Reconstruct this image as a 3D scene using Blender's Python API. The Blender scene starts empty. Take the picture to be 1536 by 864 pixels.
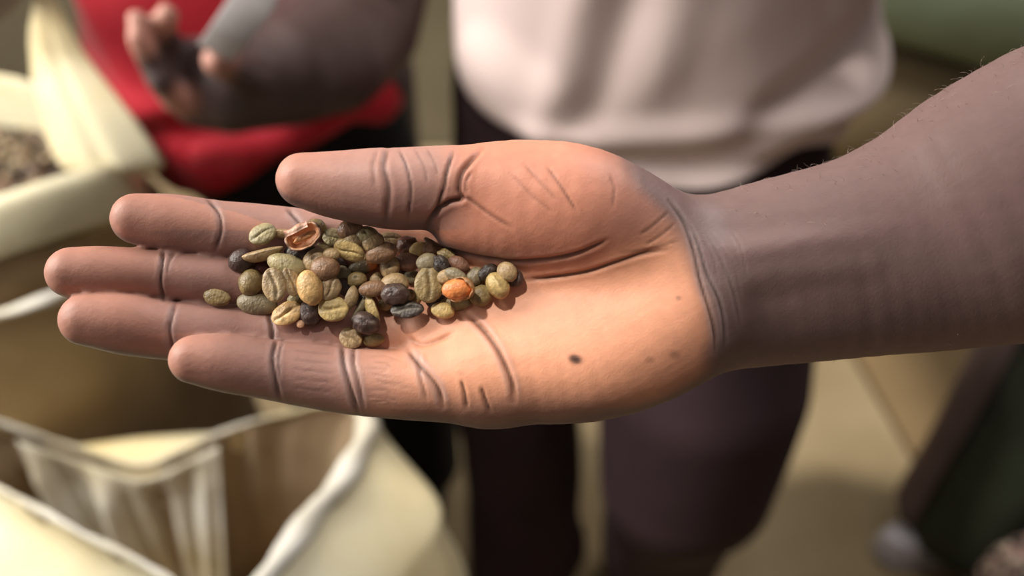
import bpy, bmesh, math, random
import numpy as np
from mathutils import Vector, Matrix, noise as mnoise

random.seed(7)
np.random.seed(7)
SC = bpy.context.scene
COL = SC.collection

# ------------------------------------------------------------------ camera
F = 1330.0                      # focal length in pixels of a 1536 wide frame
HC = 1.35                       # camera height
PITCH = math.radians(38)
DH = 0.260                      # distance from the lens to the hand
RIGHT = np.array([1.0, 0, 0])
FWD = np.array([0, math.cos(PITCH), -math.sin(PITCH)])
UP = np.array([0, math.sin(PITCH), math.cos(PITCH)])
CAM = np.array([0, 0, HC])
cd = bpy.data.cameras.new('camera')
cam = bpy.data.objects.new('camera', cd)
COL.objects.link(cam)
cam.location = CAM
cam.rotation_euler = (math.pi / 2 - PITCH, 0, 0)
cd.sensor_width = 36
cd.lens = 36 * F / 1536
cd.clip_start = 0.02
cd.dof.use_dof = True
cd.dof.focus_distance = 0.255
cd.dof.aperture_fstop = 5.0
SC.camera = cam

# ------------------------------------------------------------------ light
w = bpy.data.worlds.new('world')
SC.world = w
w.use_nodes = True
w.node_tree.nodes['Background'].inputs[0].default_value = (0.98, 0.96, 0.97, 1)
w.node_tree.nodes['Background'].inputs[1].default_value = 0.62
sl = bpy.data.lights.new('sun', 'SUN')
sun = bpy.data.objects.new('sun', sl)
COL.objects.link(sun)
sun.location = (-2, 1, 4)
SUN_DIR = Vector((-0.30, -0.08, 0.90)).normalized()
sun.rotation_euler = SUN_DIR.to_track_quat('Z', 'Y').to_euler()
sl.energy = 2.85
sl.angle = math.radians(3.2)
sl.color = (1.0, 0.95, 0.87)
al = bpy.data.lights.new('doorway_light', 'AREA')          # daylight through the open door on the left
door = bpy.data.objects.new('doorway_light', al)
COL.objects.link(door)
door.location = (-1.35, .42, 1.95)
door.rotation_euler = (Vector(door.location) - Vector((.05, .80, 1.0))).to_track_quat('Z', 'Y').to_euler()
al.shape = 'RECTANGLE'; al.size = .7; al.size_y = 1.0
al.energy = 46
al.color = (1.0, .96, .90)
bl = bpy.data.lights.new('fill_light', 'AREA')              # added fill from above, brightens the forearm's upper side
fill_lamp = bpy.data.objects.new('fill_light', bl)
COL.objects.link(fill_lamp)
fill_lamp.location = (.95, 1.25, 2.8)
fill_lamp.rotation_euler = (Vector(fill_lamp.location) - Vector((.25, .35, 1.2))).to_track_quat('Z', 'Y').to_euler()
bl.shape = 'RECTANGLE'; bl.size = .9; bl.size_y = .9
bl.energy = 33
bl.color = (1.0, .97, .95)
vs = SC.view_settings
vs.view_transform = 'Standard'
vs.look = 'None'
vs.gamma = 1
vs.use_curve_mapping = False
vs.exposure = 0.0

# ------------------------------------------------------------------ helpers
def at(px, py, Y):
    """the point at depth Y of the place that the photograph shows at px, py"""
    d = FWD + (px - 768) / F * RIGHT - (py - 432) / F * UP
    return CAM + d * (Y / d[1])

def hand_pt(px, py, z):
    k = (DH * 1000 - z) / F
    return np.array([(px - 768) * k, -(py - 432) * k, z])

def hand_world(p):
    p = np.asarray(p) / 1000.0
    return CAM + FWD * DH + p[..., 0:1] * RIGHT + p[..., 1:2] * UP - p[..., 2:3] * FWD

def lin(r, g, b):
    f = lambda c: c / 12.92 if c <= 0.04045 else ((c + 0.055) / 1.055) ** 2.4
    return (f(r / 255), f(g / 255), f(b / 255))

def tag(o, label=None, cat=None, group=None, kind=None):
    if label: o['label'] = label
    if cat: o['category'] = cat
    if group: o['group'] = group
    if kind: o['kind'] = kind
    return o

def empty(name, loc):
    o = bpy.data.objects.new(name, None)
    COL.objects.link(o)
    o.location = Vector(loc)
    o.empty_display_size = 0.02
    return o

def mesh_obj(name, V, Fc, mat, parent=None, smooth=True, origin=None):
    V = np.asarray(V, dtype=np.float32)
    if parent is not None:
        origin = np.array(parent.location)
        if parent.parent is not None:
            origin = origin + np.array(parent.parent.location)
    if origin is None:
        origin = V.mean(0)
    V = V - np.asarray(origin, dtype=np.float32)
    me = bpy.data.meshes.new(name)
    if isinstance(Fc, np.ndarray):
        n, k = Fc.shape
        me.vertices.add(len(V))
        me.vertices.foreach_set('co', V.ravel())
        me.loops.add(n * k)
        me.loops.foreach_set('vertex_index', Fc.astype(np.int32).ravel())
        me.polygons.add(n)
        me.polygons.foreach_set('loop_start', np.arange(0, n * k, k, dtype=np.int32))
        me.update(calc_edges=True)
    else:
        me.from_pydata([tuple(map(float, v)) for v in V], [], Fc)
    me.validate()
    if smooth:
        me.polygons.foreach_set('use_smooth', np.ones(len(me.polygons), dtype=bool))
    if mat: me.materials.append(mat)
    o = bpy.data.objects.new(name, me)
    COL.objects.link(o)
    if parent is not None:
        o.parent = parent
    else:
        o.location = Vector([float(x) for x in origin])
    return o

def set_color(o, C):
    a = o.data.color_attributes.new('Col', 'FLOAT_COLOR', 'POINT')
    C = np.asarray(C, dtype=np.float32)
    if C.shape[1] == 3:
        C = np.hstack([C, np.ones((len(C), 1), np.float32)])
    a.data.foreach_set('color', C.ravel())

def baked(o):
    """replace the mesh by its evaluated (modified) one"""
    bpy.context.view_layer.update()
    dg = bpy.context.evaluated_depsgraph_get()
    me = bpy.data.meshes.new_from_object(o.evaluated_get(dg))
    o.modifiers.clear()
    o.data = me
    return o

def coords(me):
    a = np.empty(len(me.vertices) * 3, np.float32); me.vertices.foreach_get('co', a)
    return a.reshape(-1, 3)

def normals(me):
    a = np.empty(len(me.vertices) * 3, np.float32); me.vertices.foreach_get('normal', a)
    return a.reshape(-1, 3)

def vnoise(P, s, seed=0):
    """cheap smooth noise: a sum of random sines"""
    r = np.random.RandomState(seed)
    o = np.zeros(len(P))
    for i in range(7):
        d = r.normal(size=3); d /= np.linalg.norm(d)
        o += np.sin(P @ d * s * r.uniform(.6, 1.8) + r.uniform(0, 6.28)) / 7 * 1.6
    return o

def sstep(a, b, x):
    t = np.clip((x - a) / (b - a), 0, 1)
    return t * t * (3 - 2 * t)

# ---- implicit surfaces: chains of tapered capsules, blended, then meshed
def smin(a, b, k):
    h = np.clip(.5 + .5 * (b - a) / k, 0, 1)
    return b * (1 - h) + a * h - k * h * (1 - h)

class Field:
    def __init__(s, lo, hi, h):
        s.lo = np.array(lo, np.float32); s.h = h
        s.n = np.ceil((np.array(hi) - s.lo) / h).astype(int) + 1
        s.A = np.full(s.n, 1e3, np.float32)
        s.ax = [s.lo[i] + h * np.arange(s.n[i], dtype=np.float32) for i in range(3)]
    def box(s, P, R, pad):
        lo = (P - R[:, None]).min(0) - pad; hi = (P + R[:, None]).max(0) + pad
        i0 = np.clip(np.floor((lo - s.lo) / s.h).astype(int), 0, s.n - 1)
        i1 = np.clip(np.ceil((hi - s.lo) / s.h).astype(int) + 1, 1, s.n)
        return tuple(slice(a, b) for a, b in zip(i0, i1))
    def chain(s, P, R, sl, zs=1.0):
        X = s.ax[0][sl[0]][:, None, None]; Y = s.ax[1][sl[1]][None, :, None]; Z = s.ax[2][sl[2]][None, None, :]
        D = None
        if len(P) == 1:
            P = np.vstack([P, P + [[.01, 0, 0]]]); R = np.append(R, R)
        for a, b, ra, rb in zip(P[:-1], P[1:], R[:-1], R[1:]):
            ba = b - a; sc = np.array([1, 1, zs]); bs = ba * sc
            px, py, pz = X - a[0], Y - a[1], (Z - a[2]) * zs
            t = np.clip((px * bs[0] + py * bs[1] + pz * bs[2]) / max(float(bs @ bs), 1e-9), 0, 1)
            d = np.sqrt((px - t * bs[0]) ** 2 + (py - t * bs[1]) ** 2 + (pz - t * bs[2]) ** 2) - (ra + (rb - ra) * t)
            D = d if D is None else np.minimum(D, d)
        return D.astype(np.float32)
    def add(s, P, R, k, zs=1.0, base=None):
        P = np.asarray(P, float); R = np.asarray(R, float)
        sl = s.box(P, R, 2 * k + 4 * s.h)
        d = s.chain(P, R, sl, zs)
        if base is None:
            s.A[sl] = smin(s.A[sl], d, k)
        else:
            s.A[sl] = np.minimum(s.A[sl], smin(base[sl], d, k))
    def sample(s, Q):
        q = (np.asarray(Q) - s.lo) / s.h
        q = np.clip(q, 0, np.array(s.n) - 1.001)
        i = q.astype(int); f = q - i
        o = 0
        for dx in (0, 1):
            for dy in (0, 1):
                for dz in (0, 1):
                    wgt = (f[:, 0] if dx else 1 - f[:, 0]) * (f[:, 1] if dy else 1 - f[:, 1]) * (f[:, 2] if dz else 1 - f[:, 2])
                    o = o + wgt * s.A[i[:, 0] + dx, i[:, 1] + dy, i[:, 2] + dz]
        return o
    def mesh(s):
        A = s.A; S = A < 0
        c = np.zeros(np.array(A.shape) - 1, np.int8)
        for dx in (0, 1):
            for dy in (0, 1):
                for dz in (0, 1):
                    c += S[dx:dx + c.shape[0], dy:dy + c.shape[1], dz:dz + c.shape[2]]
        act = (c > 0) & (c < 8)
        I = np.argwhere(act)
        idx = np.full(c.shape, -1, np.int32); idx[act] = np.arange(len(I))
        acc = np.zeros((len(I), 3)); cnt = np.zeros(len(I))
        cor = np.array([(x, y, z) for x in (0, 1) for y in (0, 1) for z in (0, 1)])
        val = np.stack([A[I[:, 0] + x, I[:, 1] + y, I[:, 2] + z] for x, y, z in cor], 1)
        for a in range(8):
            for b in range(a + 1, 8):
                if abs(cor[a] - cor[b]).sum() != 1: continue
                va, vb = val[:, a], val[:, b]
                m = (va < 0) != (vb < 0)
                t = va[m] / (va[m] - vb[m])
                acc[m] += cor[a] + t[:, None] * (cor[b] - cor[a]); cnt[m] += 1
        V = s.lo + s.h * (I + acc / cnt[:, None])
        Q = []
        for ax in range(3):
            o1, o2 = [(1, 2), (2, 0), (0, 1)][ax]
            sa = [slice(None)] * 3; sb = [slice(None)] * 3
            sa[ax] = slice(0, -1); sb[ax] = slice(1, None)
            d = S[tuple(sa)].astype(np.int8) - S[tuple(sb)].astype(np.int8)
            E = np.argwhere(d != 0)
            E = E[(E[:, o1] > 0) & (E[:, o2] > 0) & (E[:, o1] < c.shape[o1]) & (E[:, o2] < c.shape[o2])]
            sg = d[tuple(E.T)]
            def cell(u, v):
                G = E.copy(); G[:, o1] -= u; G[:, o2] -= v
                return idx[tuple(G.T)]
            q = np.stack([cell(1, 1), cell(0, 1), cell(0, 0), cell(1, 0)], 1)
            q[sg < 0] = q[sg < 0][:, ::-1]
            Q.append(q)
        Q = np.vstack(Q)
        Q = Q[(Q >= 0).all(1)]
        return V, Q

# ------------------------------------------------------------------ materials
def new_mat(name):
    m = bpy.data.materials.new(name); m.use_nodes = True
    nt = m.node_tree
    return m, nt, nt.nodes['Principled BSDF']

def N(nt, t, **kw):
    n = nt.nodes.new(t)
    for k, v in kw.items():
        if k.startswith('_'): setattr(n, k[1:], v)
        else: n.inputs[k.replace('__', ' ')].default_value = v
    return n

def simple(name, c, rough=.7, c2=None, scale=8, detail=4, bump=0, bscale=60, spec=.3, sheen=0, trans=0, lo=.35, hi=.65):
    m, nt, b = new_mat(name)
    tc = N(nt, 'ShaderNodeTexCoord')
    b.inputs['Roughness'].default_value = rough
    b.inputs['Specular IOR Level'].default_value = spec
    if sheen: b.inputs['Sheen Weight'].default_value = sheen
    b.inputs['Base Color'].default_value = (*c, 1)
    src = None
    if c2:
        n = N(nt, 'ShaderNodeTexNoise', Scale=scale, Detail=detail)
        nt.links.new(tc.outputs['Object'], n.inputs['Vector'])
        r = N(nt, 'ShaderNodeValToRGB')
        r.color_ramp.elements[0].position = lo; r.color_ramp.elements[0].color = (*c, 1)
        r.color_ramp.elements[1].position = hi; r.color_ramp.elements[1].color = (*c2, 1)
        nt.links.new(n.outputs['Fac'], r.inputs['Fac'])
        nt.links.new(r.outputs['Color'], b.inputs['Base Color'])
        src = r.outputs['Color']
    if bump:
        n = N(nt, 'ShaderNodeTexNoise', Scale=bscale, Detail=5)
        nt.links.new(tc.outputs['Object'], n.inputs['Vector'])
        bp = N(nt, 'ShaderNodeBump', Strength=bump, Distance=.01)
        nt.links.new(n.outputs['Fac'], bp.inputs['Height'])
        nt.links.new(bp.outputs['Normal'], b.inputs['Normal'])
    if trans:
        t = N(nt, 'ShaderNodeBsdfTranslucent')
        t.inputs['Color'].default_value = (*c, 1)
        if src: nt.links.new(src, t.inputs['Color'])
        mx = N(nt, 'ShaderNodeMixShader', Fac=trans)
        nt.links.new(b.outputs[0], mx.inputs[1]); nt.links.new(t.outputs[0], mx.inputs[2])
        nt.links.new(mx.outputs[0], nt.nodes['Material Output'].inputs['Surface'])
    return m

def attr_mat(name, rough=.5, spec=.4, nscale=300, namp=.18, bump=.2, bscale=900, bdist=.0004, sss=0.0, coat=0):
    """base colour from the mesh's pigment attribute, broken up by noise"""
    m, nt, b = new_mat(name)
    tc = N(nt, 'ShaderNodeTexCoord')
    a = N(nt, 'ShaderNodeAttribute'); a.attribute_name = 'Col'
    n = N(nt, 'ShaderNodeTexNoise', Scale=nscale, Detail=5)
    nt.links.new(tc.outputs['Object'], n.inputs['Vector'])
    mr = N(nt, 'ShaderNodeMapRange'); mr.inputs['To Min'].default_value = 1 - namp; mr.inputs['To Max'].default_value = 1 + namp
    mr.inputs['From Min'].default_value = .25; mr.inputs['From Max'].default_value = .75
    nt.links.new(n.outputs['Fac'], mr.inputs['Value'])
    mul = N(nt, 'ShaderNodeVectorMath'); mul.operation = 'SCALE'
    nt.links.new(a.outputs['Color'], mul.inputs[0]); nt.links.new(mr.outputs['Result'], mul.inputs['Scale'])
    nt.links.new(mul.outputs['Vector'], b.inputs['Base Color'])
    b.inputs['Roughness'].default_value = rough
    b.inputs['Specular IOR Level'].default_value = spec
    if coat:
        b.inputs['Coat Weight'].default_value = coat; b.inputs['Coat Roughness'].default_value = .3
    if sss:
        b.inputs['Subsurface Weight'].default_value = sss
        b.inputs['Subsurface Radius'].default_value = (1.0, .35, .2)
        b.inputs['Subsurface Scale'].default_value = .004
    if bump:
        n2 = N(nt, 'ShaderNodeTexNoise', Scale=bscale, Detail=6)
        nt.links.new(tc.outputs['Object'], n2.inputs['Vector'])
        bp = N(nt, 'ShaderNodeBump', Strength=bump, Distance=bdist)
        nt.links.new(n2.outputs['Fac'], bp.inputs['Height'])
        nt.links.new(bp.outputs['Normal'], b.inputs['Normal'])
    return m

SKIN = attr_mat('skin', rough=.52, spec=.38, nscale=260, namp=.06, bump=.28, bscale=1500, bdist=.0003, sss=.12)
BEAN = attr_mat('bean_skin', rough=.38, spec=.45, nscale=420, namp=.38, bump=.6, bscale=1300, bdist=.0005)
DARK_SKIN = attr_mat('dark_skin', rough=.5, spec=.4, nscale=40, namp=.08, bump=0)
# ================================================================== the hand
def build_hand():
    fld = Field((-148, -52, -58), (440, 165, 92), 1.15)
    def ch(pts):                     # (px, py, z mm, radius px)
        if len(pts) > 2:                 # run smoothly through the given joints
            K = np.array(pts, float); pts = []
            for i in range(len(K) - 1):
                p0, p1, p2, p3 = K[max(i - 1, 0)], K[i], K[i + 1], K[min(i + 2, len(K) - 1)]
                m0 = (p2 - p0) / 2; m1 = (p3 - p1) / 2
                for t in np.linspace(0, 1, 4, endpoint=False):
                    pts.append(p1 * (2 * t ** 3 - 3 * t * t + 1) + m0 * (t ** 3 - 2 * t * t + t) + p2 * (3 * t * t - 2 * t ** 3) + m1 * (t ** 3 - t * t))
            pts.append(K[-1])
        P = np.array([hand_pt(a, b, z) for a, b, z, r in pts])
        R = np.array([r * (DH * 1000 - z) / F for a, b, z, r in pts])
        return P, R
    # forearm and elbow, flattened a little towards the lens
    P, R = ch([(1050, 432, -10, 128), (1150, 411, -9, 138), (1300, 383, -6, 152), (1410, 352, -4, 174), (1536, 305, 0, 209),
               (1690, 265, 2, 238), (1850, 260, 0, 240)])
    fld.add(P, R, 4, zs=1.28)
    P, R = ch([(1850, 260, 0, 236), (2010, 235, -6, 225), (2080, 200, -6, 222)])
    fld.add(P, R, 12, zs=1.15)
    P = np.array([[250, 38, -8], [300, 62, 6], [360, 92, 30], [400, 112, 46]], float)
    fld.add(P, np.array([41, 41, 45, 47]), 14)
    # tendons of the wrist
    P, R = ch([(1030, 395, 7.0, 22), (1150, 378, 10.2, 20), (1330, 352, 12.5, 14)]); fld.add(P, R, 5)
    P, R = ch([(1030, 430, 6.5, 22), (1150, 412, 9.6, 19), (1300, 392, 12.5, 12)]); fld.add(P, R, 5)
    # the plate of the palm
    for mcp in ((690, 392, -9, 60), (700, 440, -7, 62), (715, 498, -5, 62), (735, 555, 0, 62)):
        P, R = ch([(1045, 440, -10, 86), mcp]); fld.add(P, R, 8)
    P, R = ch([(725, 425, -5.5, 58), (800, 412, -5, 60), (890, 400, -5, 62)]); fld.add(P, R, 8)
    # heel of the palm on the little finger's side
    P, R = ch([(735, 560, 1, 74), (820, 552, 1, 84), (900, 537, 1, 92), (985, 500, 0, 98), (1020, 470, -2, 92)]); fld.add(P, R, 8)
    P, R = ch([(770, 515, -4, 70), (880, 490, -3, 78), (990, 465, -4, 84)]); fld.add(P, R, 8)
    # ball of the thumb
    P, R = ch([(735, 288, 3, 66), (800, 301, 3, 90), (870, 318, 2, 98), (940, 349, -2, 94), (1010, 395, -8, 92)]); fld.add(P, R, 8)
    P, R = ch([(694, 334, 7, 46), (760, 335, 6, 62), (850, 330, 5, 72)]); fld.add(P, R, 5)
    # pads at the roots of the ring and little fingers
    P, R = ch([(640, 494, 1.5, 32), (695, 500, 1, 46)]); fld.add(P, R, 4)
    P, R = ch([(662, 538, 3, 38), (725, 535, 2, 50)]); fld.add(P, R, 5)
    palm = fld.A.copy()
    # fingers: index, middle, ring, little
    P, R = ch([(205, 328, 0, 38), (258, 336, -2, 45), (322, 346, -4, 46), (380, 352, -6, 47), (440, 359, -8, 48), (570, 374, -10, 48), (690, 395, -11, 48)])
    fld.add(P, R, 5, base=palm)
    P, R = ch([(109, 409, 5, 38.5), (160, 411, 3, 42), (243, 414, 0, 38.5), (300, 419, -2, 41), (390, 427, -5, 43), (580, 437, -8, 47), (700, 440, -9, 50)])
    fld.add(P, R, 5, base=palm)
    P, R = ch([(132, 479, 8, 41), (185, 485, 6, 47), (257, 496, 3, 45), (330, 502, 1, 45), (410, 504, -1, 44), (590, 501, -4, 46), (715, 498, -5, 52)])
    fld.add(P, R, 5, base=palm)
    P, R = ch([(291, 539, 15, 37), (340, 544, 13, 44.5), (413, 556, 10, 45.5), (470, 564, 8, 48.5), (530, 572, 7, 50), (640, 578, 6, 54), (740, 568, 3, 66)])
    fld.add(P, R, 6, base=palm)
    # thumb
    P, R = ch([(455, 270, 13, 41), (500, 277, 12, 50), (560, 281, 11, 58.5), (605, 283.5, 10, 62), (680, 281, 7, 63), (760, 292, 4, 76)])
    fld.add(P, R, 3.5, base=palm)
    V, Q = fld.mesh()
    o = mesh_obj('person', V, Q, SKIN, origin=(0, 0, 0))
    sub = o.modifiers.new('s', 'SUBSURF'); sub.levels = 1; sub.render_levels = 1
    baked(o)
    me = o.data
    co = coords(me).astype(np.float64); nr = normals(me).astype(np.float64)
    k = F / (DH * 1000 - co[:, 2])
    px = 768 + co[:, 0] * k; py = 432 - co[:, 1] * k
    disp = np.zeros(len(co)); dark = np.zeros(len(co)); pale = np.zeros(len(co))
    front = sstep(-.1, .25, nr[:, 2])
    def crease(pts, depth, width, darkness=.5, zmin=-60, palecol=0.0, zmax=90):
        pts = np.array(pts, float)
        # smooth the drawn line
        fine = []
        n = len(pts)
        for i in range(n - 1):
            p0, p1, p2, p3 = pts[max(i - 1, 0)], pts[i], pts[i + 1], pts[min(i + 2, n - 1)]
            for t in np.linspace(0, 1, 6, endpoint=False):
                fine.append(.5 * ((2 * p1) + (-p0 + p2) * t + (2 * p0 - 5 * p1 + 4 * p2 - p3) * t * t + (-p0 + 3 * p1 - 3 * p2 + p3) * t ** 3))
        fine.append(pts[-1]); fine = np.array(fine)
        W = width * 5.1
        lo = fine.min(0) - 5 * W; hi = fine.max(0) + 5 * W
        sel = np.nonzero((px > lo[0]) & (px < hi[0]) & (py > lo[1]) & (py < hi[1]) & (co[:, 2] > zmin) & (co[:, 2] < zmax))[0]
        if not len(sel): return
        x, y = px[sel], py[sel]
        d = np.full(len(sel), 1e9); tt = np.zeros(len(sel))
        m = len(fine) - 1
        for i in range(m):
            a, b = fine[i], fine[i + 1]; ba = b - a
            t = np.clip(((x - a[0]) * ba[0] + (y - a[1]) * ba[1]) / (ba @ ba + 1e-9), 0, 1)
            dd = np.hypot(x - a[0] - t * ba[0], y - a[1] - t * ba[1])
            c = dd < d; d[c] = dd[c]; tt[c] = (i + t[c]) / m
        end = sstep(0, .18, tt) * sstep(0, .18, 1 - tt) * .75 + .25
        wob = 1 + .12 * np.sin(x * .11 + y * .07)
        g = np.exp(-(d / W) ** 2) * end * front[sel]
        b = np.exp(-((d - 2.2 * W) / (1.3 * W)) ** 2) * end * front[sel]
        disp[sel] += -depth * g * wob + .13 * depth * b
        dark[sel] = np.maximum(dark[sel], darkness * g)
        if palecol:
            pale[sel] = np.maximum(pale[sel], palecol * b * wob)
    # finger joints
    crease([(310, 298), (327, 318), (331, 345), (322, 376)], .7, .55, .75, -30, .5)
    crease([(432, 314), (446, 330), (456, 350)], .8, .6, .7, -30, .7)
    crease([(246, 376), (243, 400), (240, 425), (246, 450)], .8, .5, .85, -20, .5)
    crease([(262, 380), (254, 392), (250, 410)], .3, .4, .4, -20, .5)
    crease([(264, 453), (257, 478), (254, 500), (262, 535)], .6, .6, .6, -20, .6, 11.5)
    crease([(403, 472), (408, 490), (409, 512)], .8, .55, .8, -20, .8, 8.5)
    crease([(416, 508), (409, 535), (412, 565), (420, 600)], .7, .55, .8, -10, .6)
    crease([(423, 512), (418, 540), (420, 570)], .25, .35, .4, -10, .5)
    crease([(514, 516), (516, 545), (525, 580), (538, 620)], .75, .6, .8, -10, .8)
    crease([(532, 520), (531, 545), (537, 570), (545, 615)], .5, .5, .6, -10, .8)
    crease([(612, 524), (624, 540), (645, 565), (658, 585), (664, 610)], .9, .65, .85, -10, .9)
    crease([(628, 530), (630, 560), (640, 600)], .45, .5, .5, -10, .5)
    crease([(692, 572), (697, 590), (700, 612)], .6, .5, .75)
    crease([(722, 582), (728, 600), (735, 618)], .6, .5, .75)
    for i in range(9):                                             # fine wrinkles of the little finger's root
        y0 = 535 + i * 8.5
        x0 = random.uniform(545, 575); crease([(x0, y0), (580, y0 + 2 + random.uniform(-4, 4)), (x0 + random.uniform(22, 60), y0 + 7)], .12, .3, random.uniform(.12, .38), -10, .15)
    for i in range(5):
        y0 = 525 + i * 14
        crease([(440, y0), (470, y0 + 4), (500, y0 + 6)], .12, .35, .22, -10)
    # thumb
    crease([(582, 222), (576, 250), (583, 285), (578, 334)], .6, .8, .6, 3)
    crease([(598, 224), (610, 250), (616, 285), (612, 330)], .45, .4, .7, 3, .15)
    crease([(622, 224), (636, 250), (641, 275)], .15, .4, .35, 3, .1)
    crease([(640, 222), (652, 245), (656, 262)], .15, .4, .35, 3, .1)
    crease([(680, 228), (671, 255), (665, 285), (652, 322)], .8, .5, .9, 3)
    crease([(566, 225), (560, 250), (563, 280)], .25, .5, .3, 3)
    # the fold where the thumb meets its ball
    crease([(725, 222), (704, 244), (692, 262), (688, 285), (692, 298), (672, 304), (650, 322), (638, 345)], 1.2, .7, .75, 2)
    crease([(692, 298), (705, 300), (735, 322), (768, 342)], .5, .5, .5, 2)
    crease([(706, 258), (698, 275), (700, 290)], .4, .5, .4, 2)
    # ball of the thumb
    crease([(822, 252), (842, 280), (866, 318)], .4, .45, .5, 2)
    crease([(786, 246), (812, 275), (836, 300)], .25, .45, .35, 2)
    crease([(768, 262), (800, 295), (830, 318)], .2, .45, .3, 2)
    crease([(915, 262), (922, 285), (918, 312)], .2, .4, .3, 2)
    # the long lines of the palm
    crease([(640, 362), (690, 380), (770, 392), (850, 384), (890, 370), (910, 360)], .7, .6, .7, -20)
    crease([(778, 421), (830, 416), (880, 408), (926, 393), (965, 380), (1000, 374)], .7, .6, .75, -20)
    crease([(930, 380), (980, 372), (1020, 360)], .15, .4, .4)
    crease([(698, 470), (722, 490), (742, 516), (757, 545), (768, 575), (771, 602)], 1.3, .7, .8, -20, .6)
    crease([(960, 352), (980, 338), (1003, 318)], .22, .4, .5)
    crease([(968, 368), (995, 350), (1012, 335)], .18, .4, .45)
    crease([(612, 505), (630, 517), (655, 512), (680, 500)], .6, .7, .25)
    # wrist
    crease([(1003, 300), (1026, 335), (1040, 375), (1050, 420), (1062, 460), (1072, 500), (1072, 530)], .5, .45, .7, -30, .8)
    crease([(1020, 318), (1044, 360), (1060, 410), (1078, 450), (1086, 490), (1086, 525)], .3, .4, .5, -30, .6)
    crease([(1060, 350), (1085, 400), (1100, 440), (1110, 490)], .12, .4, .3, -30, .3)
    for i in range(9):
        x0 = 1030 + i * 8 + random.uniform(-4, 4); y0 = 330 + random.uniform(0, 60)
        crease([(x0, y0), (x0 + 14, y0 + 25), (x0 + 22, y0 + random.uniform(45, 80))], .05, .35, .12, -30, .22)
    # fine skin relief: ridges over palm and fingers, small plates elsewhere
    ridge = np.sin((px * .55 + py * .85 + 14 * np.sin(px * .012 + py * .02)) * .62)
    disp += .007 * ridge * front
    disp += .09 * vnoise(co, .35, 3) + .025 * vnoise(co, .9, 4)
    co2 = co + nr * disp[:, None]
    # ---- pigment, and highlights painted beside the creases
    palm_n = nr @ (np.array([0, .42, .91]))
    # wrist border as a line in x depending on y
    wx = np.interp(py, [200, 285, 335, 395, 450, 510, 560, 640], [925, 962, 1018, 1042, 1062, 1072, 1060, 985])
    m = sstep(.02, .5, palm_n + .10 * vnoise(co, .25, 9)) * (1 - sstep(-26, 14, px - wx + 6 * vnoise(co, .3, 11)))
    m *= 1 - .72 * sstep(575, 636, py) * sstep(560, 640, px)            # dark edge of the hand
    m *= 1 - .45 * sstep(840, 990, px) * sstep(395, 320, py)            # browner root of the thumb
    thn = sstep(-40, 40, (np.interp(px, [600, 640, 770, 880, 930, 1000], [330, 372, 405, 398, 372, 330]) - py)) * sstep(590, 680, px)
    arm = np.array(lin(120, 95, 90)); palm_c = np.array(lin(222, 156, 122)); fing_c = np.array(lin(166, 124, 111))
    fm = 1 - sstep(470, 680, px)
    tm = (co[:, 2] > 2) * (py < 345) * (1 - sstep(640, 720, px))
    fm = np.maximum(fm, tm)
    tip = np.array(lin(194, 136, 114))
    tipm = np.maximum.reduce([1 - sstep(165, 300, px), (1 - sstep(250, 400, px)) * (py > 500), (1 - sstep(413, 540, px)) * tm])
    fc = fing_c[None] * (1 - .7 * tipm[:, None]) + tip[None] * .7 * tipm[:, None]
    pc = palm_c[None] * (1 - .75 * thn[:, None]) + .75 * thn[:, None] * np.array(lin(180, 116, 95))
    pc = pc * (1 - fm[:, None]) + fc * fm[:, None]
    blot = vnoise(co, .12, 21)
    pc = pc * (1 + .07 * blot[:, None])
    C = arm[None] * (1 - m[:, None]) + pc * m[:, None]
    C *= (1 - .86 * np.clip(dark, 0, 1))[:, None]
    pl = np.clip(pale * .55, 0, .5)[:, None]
    C = C * (1 - pl) + np.array(lin(168, 146, 142)) * pl  # pale highlight along the crease banks, painted into the skin colour
    for (sx, sy, r, e) in ((863, 539, 11.5, .95), (1012, 532, 10, .35), (1018, 447, 5, .45), (975, 540, 8, .25), (690, 560, 6, .2)):
        q = np.exp(-(((px - sx) + .4 * (py - sy)) ** 2 / (r * r) + ((py - sy) - .35 * (px - sx)) ** 2 / (r * r * .45)) ** 2) * front * e
        C = C * (1 - q[:, None]) + np.array(lin(52, 32, 28)) * q[:, None]
    Wd = hand_world(co2)
    org = hand_world(hand_pt(1050, 432, -10)[None])[0]
    me.vertices.foreach_set('co', (Wd - org).astype(np.float32).ravel())
    me.update()
    o.location = Vector(org)
    set_color(o, C)
    me.materials.clear(); me.materials.append(SKIN)
    me.polygons.foreach_set('use_smooth', np.ones(len(me.polygons), bool))
    tag(o, 'open hand and bare forearm reaching in from the right, palm up, holding coffee beans', 'person')
    return o, fld, (px, py, co, nr)

hand, hand_field, hand_info = build_hand()
DBG = False
# ================================================================== the coffee beans
CB = dict(
    G=lin(162, 147, 106), O=lin(142, 120, 78), T=lin(170, 142, 102), B=lin(140, 106, 78), Y=lin(194, 166, 108), C=lin(216, 174, 114),
    R=lin(128, 90, 70), D=lin(78, 59, 52), K=lin(56, 44, 38), S=lin(134, 120, 92), H=lin(206, 158, 122), X=lin(222, 134, 74), M=lin(92, 48, 42))

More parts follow.
